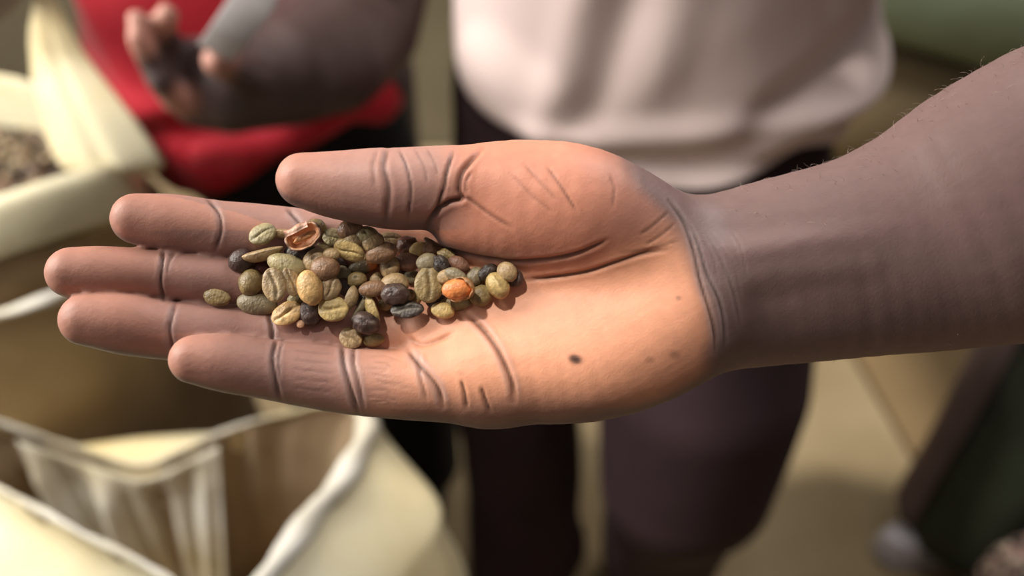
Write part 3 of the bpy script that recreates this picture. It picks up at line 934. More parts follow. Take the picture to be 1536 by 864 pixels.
# ---------------------------------------------------------------- person in the pale shirt
def centre_person():
    root = empty('person', (.15, .88, 0))
    tag(root, 'person in a pale pink T-shirt and dark maroon trousers standing behind the hand', 'person')
    bp = []
    bp.append(([(.15, .90, .95), (.15, .90, 1.15), (.15, .90, 1.36)], [.12, .12, .13], .03))
    bp.append(([(.0, .91, 1.40), (.30, .91, 1.40)], [.065, .065], .05))
    bp.append(([(.15, .90, 1.40), (.15, .885, 1.53)], [.058, .054], .03))
    bp.append(([(.15, .86, 1.63), (.15, .88, 1.67)], [.082, .098], .03))
    bp.append(([(.15, .835, 1.57), (.15, .83, 1.60)], [.055, .06], .02))
    bp.append(([(.15, .765, 1.625), (.15, .757, 1.605)], [.012, .018], .012))
    for s in (-1, 1):
        bp.append(([(.15 + s * .092, .875, 1.63)], [.02], .008))
        # arms folded over the chest, above the picture
        x0 = .15 + s * .19
        bp.append(([(x0, .91, 1.39), (x0 + s * .05, .84, 1.21), (x0 - s * .08, .70, 1.235), (.15 - s * .05, .70, 1.25)], [.055, .043, .038, .03], .02))
        bp.append(([(.15 - s * .05, .70, 1.25), (.15 - s * .13, .71, 1.25)], [.03, .018], .015))
        bp.append(([(.135 + s * .075, .91, .88), (.13 + s * .105, .825 - s * .055, .48), (.13 + s * .11, .89, .10), (.13 + s * .11, .84, .045)], [.07, .05, .042, .036], .02))
    body('body', bp, .009, DARK_SKIN_PLAIN, root, (-.25, .55, -.02), (.55, 1.15, 1.85))
    # trousers: hips and two legs, one mesh
    f = Field((-.25, .55, .04), (.55, 1.15, 1.1), .007)
    f.add([(.07, .90, .95), (.205, .90, .95)], [.128, .128], .02, 1.0)
    f.add([(.05, .90, .90), (.006, .885, .62), (.006, .875, .46), (.018, .88, .28), (.018, .88, .10)], [.118, .092, .085, .084, .088], .02)
    f.add([(.215, .89, .88), (.226, .765, .61), (.222, .745, .466), (.229, .82, .31), (.246, .88, .10)], [.135, .125, .112, .098, .096], .02)
    f.add([(.04, .885, .215), (.088, .875, .165), (.085, .875, .13)], [.05, .030, .035], .02)
    V, Q = f.mesh()
    V = V + np.stack([.006 * vnoise(V * [1, 1, .6], 22, 5), .006 * vnoise(V * [1, 1, .6], 25, 6), 0 * V[:, 0]], 1)
    mesh_obj('trousers', V, Q, TROUSER, root)
    for s in (-1, 1):
        P, Fc, *_ = bean_shape('dome', .13, .05, .05, 40 + s)
        Rz = np.array([[0, 1, 0], [-1, 0, 0], [0, 0, 1]])
        mesh_obj('shoe', P @ Rz.T + np.array([.13 + s * .11, .86, .045]), Fc, BLACK, root)
    # the T-shirt, its hem curved and lifted at the sides
    def hem(a):
        s = math.sin(a); c = math.cos(a)
        return .035 * max(0, -c) ** 1.5 + .012 * max(0, c) + .01 * math.sin(5 * a)
    def folds(x, y, z):
        f = 0
        f += .011 * math.exp(-((z - (.955 + .10 * (x - .1))) / .016) ** 2) * sst(-.02, .1, x)
        f -= .009 * math.exp(-((z - (.925 + .18 * max(0, x - .2))) / .012) ** 2)
        f += .012 * math.exp(-((z - (.95 + .55 * (x - .26))) / .020) ** 2) * sst(.14, .24, x)
        f -= .010 * math.exp(-((z - (1.0 + .7 * (x - .26))) / .018) ** 2) * sst(.17, .26, x)
        f += .007 * math.exp(-((x - (.03 + .22 * (z - .95))) / .020) ** 2)
        f -= .007 * math.exp(-((x - (.065 + .25 * (z - .95))) / .018) ** 2) * sst(.93, 1.0, z)
        f += .005 * math.exp(-((x - (.115 + .2 * (z - .95))) / .018) ** 2) * sst(.95, 1.03, z)
        return f
    loft('shirt', [(.155, .872, .915, .190, .150), (.153, .87, .947, .205, .143), (.15, .87, 1.00, .208, .146), (.15, .875, 1.08, .205, .14),
                   (.15, .88, 1.2, .20, .135), (.15, .89, 1.34, .205, .125), (.15, .90, 1.42, .17, .10), (.15, .90, 1.465, .075, .07)],
         SHIRT, root, n=140, rows=110, wr=.0035, ws=22, thick=.003, seed=3, hem=hem, folds=folds)
    for s in (-1, 1):
        # sleeves over the folded arms
        x0 = .15 + s * .18
        V, Q = None, None
        f = Field((x0 - .16, .70, 1.18), (x0 + .16, 1.05, 1.5), .008)
        f.add([(x0, .90, 1.38), (x0 + s * .04, .865, 1.28)], [.078, .074], .02)
        V, Q = f.mesh(); mesh_obj('sleeve', V, Q, SHIRT, root)

def sst(a, b, x):
    t = min(1, max(0, (x - a) / (b - a))); return t * t * (3 - 2 * t)

DARK_SKIN_PLAIN = simple('brown_skin', lin(84, 62, 56), .5, lin(74, 54, 49), 8, 3, spec=.4)
PALM_SKIN = simple('palm_skin', lin(196, 142, 124), .5, lin(180, 126, 108), 30, 3, spec=.4)
centre_person()

# ---------------------------------------------------------------- person in red, hand over the sack
def at_mm(px, py, Y): return at(px, py, Y)
def red_person():
    root = empty('person', (-.31, 1.0, 0))
    tag(root, 'person in a red top bending a dark forearm, fingers closed round a pale strip', 'person')
    bp = []
    X = -.31
    bp.append(([(X, 1.0, .92), (X, 1.0, 1.15), (X, 1.0, 1.34)], [.11, .115, .12], .03))
    bp.append(([(X - .14, 1.0, 1.37), (X + .14, 1.0, 1.37)], [.06, .06], .05))
    bp.append(([(X, 1.0, 1.38), (X, .97, 1.50)], [.055, .052], .03))
    bp.append(([(X, .93, 1.60), (X, .955, 1.63)], [.08, .095], .03))
    bp.append(([(X, .90, 1.54)], [.055], .02))
    bp.append(([(X, .835, 1.59)], [.016], .012))
    for s in (-1, 1):
        bp.append(([(X + s * .09, .95, 1.60)], [.02], .008))
        bp.append(([(X + .06 + s * .06, 1.02, .88), (X + .07 + s * .065, 1.06, .48), (X + .07 + s * .07, 1.10, .09), (X + .07 + s * .07, 1.02, .045)], [.07, .05, .042, .036], .02))
    # the arm in view: shoulder - elbow at the right - forearm - hand
    el = at(545, 40, .86); w1 = at(430, 105, .74); hd = at(345, 130, .70)
    bp.append(([(X + .17, .99, 1.36), (X + .215, .93, 1.18), el, at(490, 75, .80), w1, hd], [.058, .052, .056, .062, .050, .040], .02))
    # cupped hand: palm plate, four bent fingers, thumb
    def fg(pts, r): bp.append(([at(*p) for p in pts], r, .006))
    fg([(350, 130, .70), (300, 150, .69)], [.034, .024])
    fg([(340, 105, .70), (285, 95, .70)], [.030, .022])
    fg([(300, 160, .68), (262, 150, .665), (240, 120, .655), (268, 152, .64)][:3], [.013, .011, .010])
    fg([(285, 145, .69), (240, 120, .67), (222, 85, .66), (205, 58, .655)], [.013, .011, .010, .008])
    fg([(280, 120, .70), (238, 92, .68), (215, 58, .67), (205, 28, .665)], [.013, .011, .010, .008])
    fg([(280, 95, .71), (255, 70, .69), (245, 45, .68), (250, 22, .672)], [.012, .011, .010, .009])
    fg([(385, 120, .69), (360, 110, .665), (325, 92, .65)], [.018, .014, .012])
    # other arm hangs at the far side, out of the picture
    bp.append(([(X - .17, .99, 1.36), (X - .25, .97, 1.12), (X - .20, .84, 1.06), (X - .10, .74, 1.12)], [.055, .043, .036, .028], .02))
    bp.append(([(X - .10, .74, 1.12), (X - .05, .71, 1.15)], [.026, .016], .012))
    o = body('body', bp, .0055, DARK_SKIN, root, (-.65, .58, -.02), (.05, 1.2, 1.78))
    me = o.data; co = coords(me) + np.array(o.parent.location)
    nr = normals(me)
    C = np.repeat(np.array(lin(80, 64, 62))[None], len(co), 0)
    for (px, py, Y, r) in ((325, 88, .65, .016), (205, 40, .658, .02), (250, 25, .672, .015), (206, 60, .655, .014), (270, 152, .66, .016)):
        p = at(px, py, Y)
        q = np.exp(-(np.linalg.norm(co - p, axis=1) / r) ** 4)[:, None]
        C = C * (1 - q) + np.array(lin(206, 150, 132)) * q
    set_color(o, C)
    # red top, its hem hanging in a loop and swinging up at the right
    def hem(a):
        c = math.cos(a); s = math.sin(a)
        return .16 * max(0, c) ** 1.4 * .55 + .015 * math.sin(4 * a)
    def folds(x, y, z):
        u = (x + .29)
        f = .014 * math.exp(-((z - (.955 + .9 * max(0, u) + .25 * u)) / .018) ** 2)
        f -= .012 * math.exp(-((z - (.925 + .9 * max(0, u) + .25 * u)) / .016) ** 2)
        f += .008 * math.exp(-((u + .12 + .5 * (z - 1.0)) / .02) ** 2)
        return f
    loft('red_top', [(-.31, .975, .835, .142, .132), (-.31, .97, .88, .158, .14), (-.305, .97, .96, .165, .14), (-.30, .98, 1.08, .165, .135),
                     (-.29, .98, 1.2, .17, .13), (-.29, .99, 1.34, .175, .115), (-.29, 1.0, 1.40, .12, .085), (-.29, 1.0, 1.43, .07, .062)],
         RED, root, n=120, rows=100, wr=.004, ws=20, seed=11, hem=hem, folds=folds, thick=.003)
    # gathered tail of the top at the hip
    a = [at(415, 195, .77), at(470, 165, .785), at(520, 140, .80), at(560, 148, .815), at(585, 150, .84)]
    f = Field((-.4, .68, .84), (.0, .98, 1.12), .005)
    f.add(a, [.012, .024, .03, .026, .015], .015)
    f.add([at(300, 225, .765), at(370, 222, .76), at(440, 205, .765), at(500, 175, .78)], [.012, .015, .015, .012], .015)
    V, Q = f.mesh(); V = V + .003 * np.stack([vnoise(V, 60, 1), vnoise(V, 60, 2), vnoise(V, 60, 3)], 1)
    mesh_obj('gathered_hem', V, Q, RED, root)
    f = Field((-.62, .7, .04), (.06, 1.22, 1.0), .008)
    f.add([(-.31, 1.0, .86), (-.31, 1.0, .93)], [.142, .14], .02)
    f.add([(-.34, 1.02, .85), (-.30, 1.06, .5), (-.31, 1.10, .1)], [.10, .075, .07], .02)
    f.add([(-.235, 1.0, .86), (-.17, 1.05, .5), (-.17, 1.09, .1)], [.105, .08, .075], .02)
    V, Q = f.mesh(); mesh_obj('trousers', V, Q, BLACK, root)
    for s in (-1, 1):
        P, Fc, *_ = bean_shape('dome', .13, .05, .05, 50 + s)
        Rz = np.array([[0, 1, 0], [-1, 0, 0], [0, 0, 1]])
        mesh_obj('shoe', P @ Rz.T + np.array([-.24 + s * .07, 1.05, .045]), Fc, BLACK, root)
    return root
red_person()

# the pale strip held in that hand
def strip():
    path = [at(322, 80, .645), at(345, 50, .645), at(375, 10, .655), at(400, -40, .67)]
    n = 20; V = []; Fc = []
    path = np.array(path)
    for i in range(n):
        u = i / (n - 1) * 3; k = min(int(u), 2); p = path[k] + (path[k + 1] - path[k]) * (u - k)
        wv = np.array([.8, .1, -.6]) * (.013 + .003 * i / n); tv = np.array([.1, -1, .3]) * .002
        bow = np.array([0, -.004 * math.sin(u * 1.1), 0])
        for a, b in ((-1, -1), (1, -1), (1, 1), (-1, 1)):
            V.append(p + bow + a * wv + b * tv)
    for i in range(n - 1):
        for j in range(4):
            Fc.append((i * 4 + j, i * 4 + (j + 1) % 4, i * 4 + 4 + (j + 1) % 4, i * 4 + 4 + j))
    Fc += [(3, 2, 1, 0), tuple(4 * (n - 1) + j for j in range(4))]
    o = mesh_obj('pale_strip', V, Fc, PALE)
    b = o.modifiers.new('b', 'BEVEL'); b.width = .001; b.segments = 2; baked(o)
    tag(o, 'pale grey strip gripped under the thumb of the person in red', 'strip')
strip()

# ---------------------------------------------------------------- sacks
def ring_resample(pts, n):
    pts = np.array(pts, float); m = len(pts)
    fine = []
    for i in range(m):
        p0, p1, p2, p3 = pts[i - 1], pts[i], pts[(i + 1) % m], pts[(i + 2) % m]
        for t in np.linspace(0, 1, 24, endpoint=False):
            fine.append(.5 * ((2 * p1) + (-p0 + p2) * t + (2 * p0 - 5 * p1 + 4 * p2 - p3) * t * t + (-p0 + 3 * p1 - 3 * p2 + p3) * t ** 3))
    fine = np.array(fine)
    d = np.linalg.norm(np.roll(fine, -1, 0) - fine, axis=1); s = np.concatenate([[0], np.cumsum(d)])
    f2 = np.vstack([fine, fine[:1]])
    u = np.linspace(0, s[-1], n, endpoint=False)
    return np.stack([np.interp(u, s, f2[:, k]) for k in range(3)], 1)

def ellipse_like(ref, c, rx, ry, z, zvar=0.0):
    """a ring of as many points as REF, each in the direction its REF point has from REF's middle"""
    m = ref.mean(0); d = ref - m
    a = np.unwrap(np.arctan2(d[:, 1], d[:, 0]))
    a = a * .5 + .5 * np.linspace(a[0], a[0] + np.sign(a[-1] - a[0]) * 2 * np.pi, len(a), endpoint=False)
    return np.stack([c[0] + rx * np.cos(a), c[1] + ry * np.sin(a), z + 0 * a], 1)

def rows_from(rings, per):
    rings = [np.asarray(r) for r in rings]; out = []
    m = len(rings)
    for i in range(m - 1):
        p0, p1, p2, p3 = rings[max(i - 1, 0)], rings[i], rings[i + 1], rings[min(i + 2, m - 1)]
        for t in np.linspace(0, 1, per, endpoint=False):
            out.append(.5 * ((2 * p1) + (-p0 + p2) * t + (2 * p0 - 5 * p1 + 4 * p2 - p3) * t * t + (-p0 + 3 * p1 - 3 * p2 + p3) * t ** 3))
    out.append(rings[-1]); return np.array(out)

def skin_rows(name, G, mat, parent, wr=.004, ws=25, seed=1, flip=False, cap=False, thick=0, origin=None, pleat=0, npl=26):
    r, n, _ = G.shape
    P = G.reshape(-1, 3)
    c = np.repeat(G.mean(1)[:, None], n, 1).reshape(-1, 3)
    d = P - c; d[:, 2] *= .2; d /= np.linalg.norm(d, axis=1)[:, None] + 1e-9
    P = P + d * (wr * vnoise(P * [1, 1, .5], ws, seed) + .5 * wr * vnoise(P, ws * 2.6, seed + 3))[:, None]
    if pleat:
        ph = np.tile(np.linspace(0, 2 * np.pi, n, endpoint=False), r)
        fall = np.repeat(np.linspace(1, 0, r) ** 1.5, n)
        P = P + d * (pleat * fall * (np.sin(npl * ph + 2 * np.sin(3 * ph)) + .6 * np.sin(npl * 1.7 * ph + 1.3)))[:, None]
    Fc = []
    for j in range(r - 1):
        for i in range(n):
            a = j * n + i; b = j * n + (i + 1) % n
            f = (a, b, b + n, a + n); Fc.append(f[::-1] if flip else f)
    if cap:
        P = np.vstack([P, P[-n:].mean(0)]); k = len(P) - 1
        Fc = [tuple(f) for f in Fc]
        for i in range(n):
            f = ((r - 1) * n + i, (r - 1) * n + (i + 1) % n, k); Fc.append(f[::-1] if flip else f)
    else: Fc = np.array(Fc)
    o = mesh_obj(name, P, Fc, mat, parent, origin=origin)
    if thick:
        s = o.modifiers.new('s', 'SOLIDIFY'); s.thickness = thick; s.offset = 0; baked(o)
    return o

def tube(name, path, rad, mat, parent, n=12, closed=True, wr=.0, seed=0, origin=None):
    path = np.asarray(path); m = len(path)
    T = np.roll(path, -1, 0) - np.roll(path, 1, 0)
    if not closed: T[0] = path[1] - path[0]; T[-1] = path[-1] - path[-2]
    T /= np.linalg.norm(T, axis=1)[:, None]
    up = np.array([0, 0, 1.0]); A = np.cross(T, up); A /= np.linalg.norm(A, axis=1)[:, None] + 1e-9
    B = np.cross(A, T)
    ph = np.linspace(0, 2 * np.pi, n, endpoint=False)
    rad = np.broadcast_to(rad, (m,))
    rr = rad[:, None] * (1 + wr * np.sin(np.arange(m)[:, None] * .7 + ph[None] * 2 + seed))
    P = path[:, None] + rr[..., None] * (np.cos(ph)[None, :, None] * A[:, None] + np.sin(ph)[None, :, None] * B[:, None])
    Fc = []
    for i in range(m if closed else m - 1):
        for j in range(n):
            a = i * n + j; b = i * n + (j + 1) % n; i2 = (i + 1) % m
            Fc.append((a, b, i2 * n + (j + 1) % n, i2 * n + j))
    Fc = [tuple(f) for f in Fc]
    if not closed:
        Fc += [tuple(range(n))[::-1], tuple((m - 1) * n + j for j in range(n))]
    return mesh_obj(name, P.reshape(-1, 3), Fc, mat, parent, origin=origin)

def sack_front():
    rim_px = [(-230, 640, .46), (-120, 590, .51), (0, 636, .525), (110, 672, .53), (205, 700, .525), (262, 684, .53), (330, 652, .545), (430, 622, .555), (520, 606, .55),
              (552, 632, .51), (535, 690, .455), (480, 765, .405), (425, 835, .365), (372, 910, .33), (310, 950, .305), (255, 872, .335), (120, 800, .375), (0, 736, .415), (-130, 690, .44)]
    rim = ring_resample([at(*p) for p in rim_px], 150)
    root = empty('open_sack', (-.33, .40, 0))
    tag(root, 'open cream woven sack in front below the fingers, its mouth gathered and empty looking', 'sack', 'coffee sacks')
    zc = rim[:, 2].mean()
    mid = rim.mean(0)
    fl_ = np.clip((mid[1] + .06 - rim[:, 1:2]) / .08, -.1, 1)
    flare = rim + (rim - mid) * np.array([.42, .10, 0]) * fl_ - np.array([0, 0, .03])
    r1 = ellipse_like(rim, (-.325, .405), .295, .19, .69)
    mixd = .55 * flare + .45 * ellipse_like(rim, (-.325, .405), .285, .19, .745)
    r2 = ellipse_like(rim, (-.325, .40), .285, .195, .55)
    r3 = ellipse_like(rim, (-.325, .40), .29, .195, .30)
    r4 = ellipse_like(rim, (-.325, .40), .27, .185, .05)
    r5 = ellipse_like(rim, (-.325, .40), .22, .15, .004)
    G = rows_from([rim, flare, mixd, r1, r2, r3, r4, r5], 9)
    skin_rows('outer_cloth', G, SACK, root, wr=.0045, ws=24, seed=4, cap=True, pleat=.0015, npl=9)
    # the inside, gathered in folds down to the load
    q = [rim, rim + (mid - rim) * np.array([.10, .10, 0]) - np.array([0, 0, .05]), rim + (mid - rim) * np.array([.2, .2, 0]) - np.array([0, 0, .13]),
         rim + (mid - rim) * np.array([.3, .3, 0]) - np.array([0, 0, .20])]
    skin_rows('inner_cloth', rows_from(q, 10), SACK_SHADE, root, wr=.004, ws=30, seed=9, cap=True, pleat=.004, npl=17, flip=True)
    i0 = int(np.argmin(np.linalg.norm(rim - at(530, 610, .55), axis=1))); i1 = int(np.argmin(np.linalg.norm(rim - at(330, 945, .31), axis=1)))
    rr = np.full(len(rim), .0022); rr[i0:i1] = .0085
    rr = np.convolve(np.concatenate([rr[-4:], rr, rr[:4]]), np.ones(9) / 9, 'valid')
    tube('rolled_rim', rim + np.array([0, 0, .002]), rr, ROLL, root, wr=.22, seed=2)
    # the pale gathered cloth hanging inside below the far rim
    a = int(np.argmin(np.linalg.norm(rim - at(20, 640, .525), axis=1))); b = int(np.argmin(np.linalg.norm(rim - at(335, 650, .545), axis=1)))
    u = np.linspace(a, b, 110); top = np.stack([np.interp(u, np.arange(len(rim)), rim[:, k]) for k in range(3)], 1)
    rs = np.linspace(0, 1, 26); V = []
    for r in rs:
        k = .03 + .30 * r
        for i, p in enumerate(top):
            s = i / 109
            ple = (.006 + .006 * r) * 1.5 * (math.sin(s * 15 + 2.2 * math.sin(4 * s) + r) + .35 * math.sin(s * 36 + 3 * r)) * min(1, r * 5)
            V.append(p + (mid - p) * np.array([k, k, 0]) + np.array([.0, -1, .2]) * (ple + .012 * r + .004) - np.array([0, 0, .008 + .17 * r]))
    n = len(top)
    Fc = np.array([(j * n + i, j * n + i + 1, j * n + n + i + 1, j * n + n + i) for j in range(25) for i in range(n - 1)])
    o = mesh_obj('gathered_lining', np.array(V), Fc, ROLL, root)
    s = o.modifiers.new('s', 'SOLIDIFY'); s.thickness = .002; baked(o); o['label'] = 'whitish gathered cloth inside the mouth'
sack_front()

def sack_back():
    root = empty('open_sack', (-.58, .78, 0))
    tag(root, 'open cream woven sack of dark beans behind the fingertips, one tall flap standing up', 'sack', 'coffee sacks')
    rim_px = [(-420, 300, .70), (-250, 335, .63), (-100, 330, .60), (0, 300, .605), (90, 270, .625), (160, 252, .65), (180, 255, .70), (185, 228, .78), (150, 175, .82),
              (40, 130, .87), (-120, 110, .90), (-300, 130, .88), (-430, 210, .79)]
    rim = ring_resample([at(*p) for p in rim_px], 150)
    mid = rim.mean(0)
    zc = mid[2]
    c = (-.62, .765)
    R = lambda rx, ry, z: ellipse_like(rim, c, rx, ry, z)
    col = rim + (rim - mid) * np.array([.05, .05, 0]) - np.array([0, 0, .05])
    G = rows_from([col - np.array([0, 0, .0]), .5 * col + .5 * R(.275, .185, zc - .14), R(.285, .19, zc - .25), R(.30, .20, .45), R(.30, .2, .2), R(.27, .18, .04), R(.22, .15, .004)], 9)
    skin_rows('outer_cloth', G, SACK_SHADE, root, wr=.005, ws=22, seed=14, cap=True, pleat=.003, npl=11)
    # folded-over collar: goes up to the rim and down outside
    out = lambda k, dz: rim + (rim - mid) * np.array([k, k, 0]) - np.array([0, 0, dz])
    G2 = rows_from([out(-.06, .10), out(-.03, .03), out(0, 0), out(.03, -.001), out(.05, .006), out(.062, .022), out(.064, .040)], 8)
    skin_rows('folded_collar', G2, SACK, root, wr=.004, ws=26, seed=19, thick=.004)
    fold = out(.085, .092)
    tube('collar_hem', fold, .0045, ROLL, root, wr=.25, seed=5)
    # the beans inside
    top = out(-.07, .055)
    m = top.mean(0)
    tops = rows_from([top, top + (m - top) * .4 + [0, 0, .012], top + (m - top) * .75 + [0, 0, .02], top + (m - top) * .97 + [0, 0, .022]], 8)
    skin_rows('bean_bed', tops, simple('dark_beans', lin(88, 74, 60), .7, lin(58, 48, 40), 60, 3), root, wr=.004, ws=60, seed=22, cap=True, flip=True)
    rs = np.random.RandomState(3)
    P0, F0, *_ = bean_shape('dome', .0055, .004, .003, 5)
    P0 = P0[::1]
    sp = bmesh.new(); bmesh.ops.create_icosphere(sp, subdivisions=1, radius=1)
    IV = np.array([v.co[:] for v in sp.verts]); IF = np.array([[v.index for v in f.verts] for f in sp.faces]); sp.free()
    TV = []; TF = []; TC = []
    flat = tops.reshape(-1, 3); n = 150
    cols = [lin(104, 88, 66), lin(70, 56, 46), lin(146, 128, 96), lin(54, 44, 40), lin(120, 92, 70)]
    for k in range(3200):
        j = rs.randint(0, len(tops) - 1); i = rs.randint(0, n)
        u = rs.rand()
        p = tops[j, i] * (1 - u) + tops[j + 1, (i + 1) % n] * u
        Rm = np.array(Matrix.Rotation(rs.uniform(0, 6.28), 3, 'Z') @ Matrix.Rotation(rs.uniform(-.6, .6), 3, 'X'))
        TV.append((IV * [.0062, .0045, .0032]) @ Rm.T + p + [0, 0, .002 + .004 * rs.rand()])
        TF.append(IF + k * len(IV)); TC += [cols[rs.randint(0, 5)]] * len(IV)
    b = mesh_obj('coffee_beans', np.vstack(TV), np.vstack(TF), BEAN, origin=m)
    set_color(b, np.array(TC)); tag(b, 'dark mixed coffee beans filling the back sack', 'coffee beans', kind='stuff')
    # the tall flap of the sack's edge
    L = [(112, 262, .66), (88, 245, .665), (62, 185, .69), (46, 100, .72), (44, 40, .735), (52, -20, .75), (55, -90, .77)]
    Rr = [(225, 262, .665), (244, 246, .66), (205, 180, .68), (140, 100, .715), (104, 40, .735), (76, -20, .755), (62, -90, .772)]
    nu, nv = 26, 60
    L = np.array([at(*p) for p in L]); Rr = np.array([at(*p) for p in Rr])
    def cr(A, u):
        i = min(int(u), len(A) - 2); f = u - i; p0, p1, p2, p3 = A[max(i - 1, 0)], A[i], A[i + 1], A[min(i + 2, len(A) - 1)]
        return .5 * (2 * p1 + (-p0 + p2) * f + (2 * p0 - 5 * p1 + 4 * p2 - p3) * f * f + (-p0 + 3 * p1 - 3 * p2 + p3) * f ** 3)
    V = []
    for j in range(nv):
        u = j / (nv - 1) * (len(L) - 1); a = cr(L, u); b_ = cr(Rr, u)
        wdt = np.linalg.norm(b_ - a)
        for i in range(nu):
            s = i / (nu - 1)
            p = a + (b_ - a) * s
            bulge = .30 * wdt * math.sin(math.pi * s) - .10 * wdt * math.exp(-((s - .55) / .09) ** 2)
            V.append(p + np.array([-.15, -1, .25]) * bulge * .55)
    V = np.array(V); V = V + np.array([0, -1, 0]) * (.0035 * vnoise(V, 45, 4) + .002 * vnoise(V, 110, 5))[:, None]
    Fc = [(j * nu + i, j * nu + i + 1, j * nu + nu + i + 1, j * nu + nu + i) for j in range(nv - 1) for i in range(nu - 1)]
    o = mesh_obj('standing_flap', V, np.array(Fc), SACK, root)
    s = o.modifiers.new('s', 'SOLIDIFY'); s.thickness = .0025; baked(o)
sack_back()

# ---------------------------------------------------------------- stacked green sacks at the back right
def pillow(name, c, size, yaw, roll, mat, seed):
    n, mrows = 64, 40
    V = []; Fc = []
    for j in range(mrows + 1):
        th = math.pi * j / mrows
        for i in range(n):
            ph = 2 * math.pi * i / n
            f = lambda v, e: math.copysign(abs(v) ** e, v)
            V.append((size[0] * f(math.sin(th), .45) * f(math.cos(ph), .5), size[1] * f(math.sin(th), .45) * f(math.sin(ph), .5), size[2] * f(math.cos(th), .75)))
    V = np.array(V)
    e = 1 - .22 * np.abs(V[:, 0] / size[0]) ** 3
    V[:, 2] *= e
    V = V + V / np.linalg.norm(V + 1e-6, axis=1)[:, None] * (.012 * vnoise(V, 9, seed) + .006 * vnoise(V, 24, seed + 1))[:, None]
    for j in range(mrows):
        for i in range(n):
            a = j * n + i; b = j * n + (i + 1) % n
            Fc.append((a, a + n, b + n, b))
    R = np.array(Matrix.Rotation(yaw, 3, 'Z') @ Matrix.Rotation(roll, 3, 'Y'))
    return mesh_obj(name, V @ R.T + np.array(c), np.array(Fc), mat, origin=c)

a = pillow('full_sack', (.98, 1.94, .14), (.50, .30, .125), math.radians(-24), 0, GREEN, 1)
tag(a, 'green woven sack lying lowest in the stack by the back wall', 'sack', 'sacks stacked by the back wall')
a = pillow('full_sack', (1.02, 1.90, .42), (.50, .29, .125), math.radians(-30), .02, KHAKI, 2)
tag(a, 'khaki brown sack lying in the middle of the stack by the back wall', 'sack', 'sacks stacked by the back wall')
a = pillow('full_sack', (1.10, 1.86, .70), (.50, .28, .125), math.radians(-35), .05, GREEN, 3)
tag(a, 'green sack lying on top of the stack by the back wall', 'sack', 'sacks stacked by the back wall')

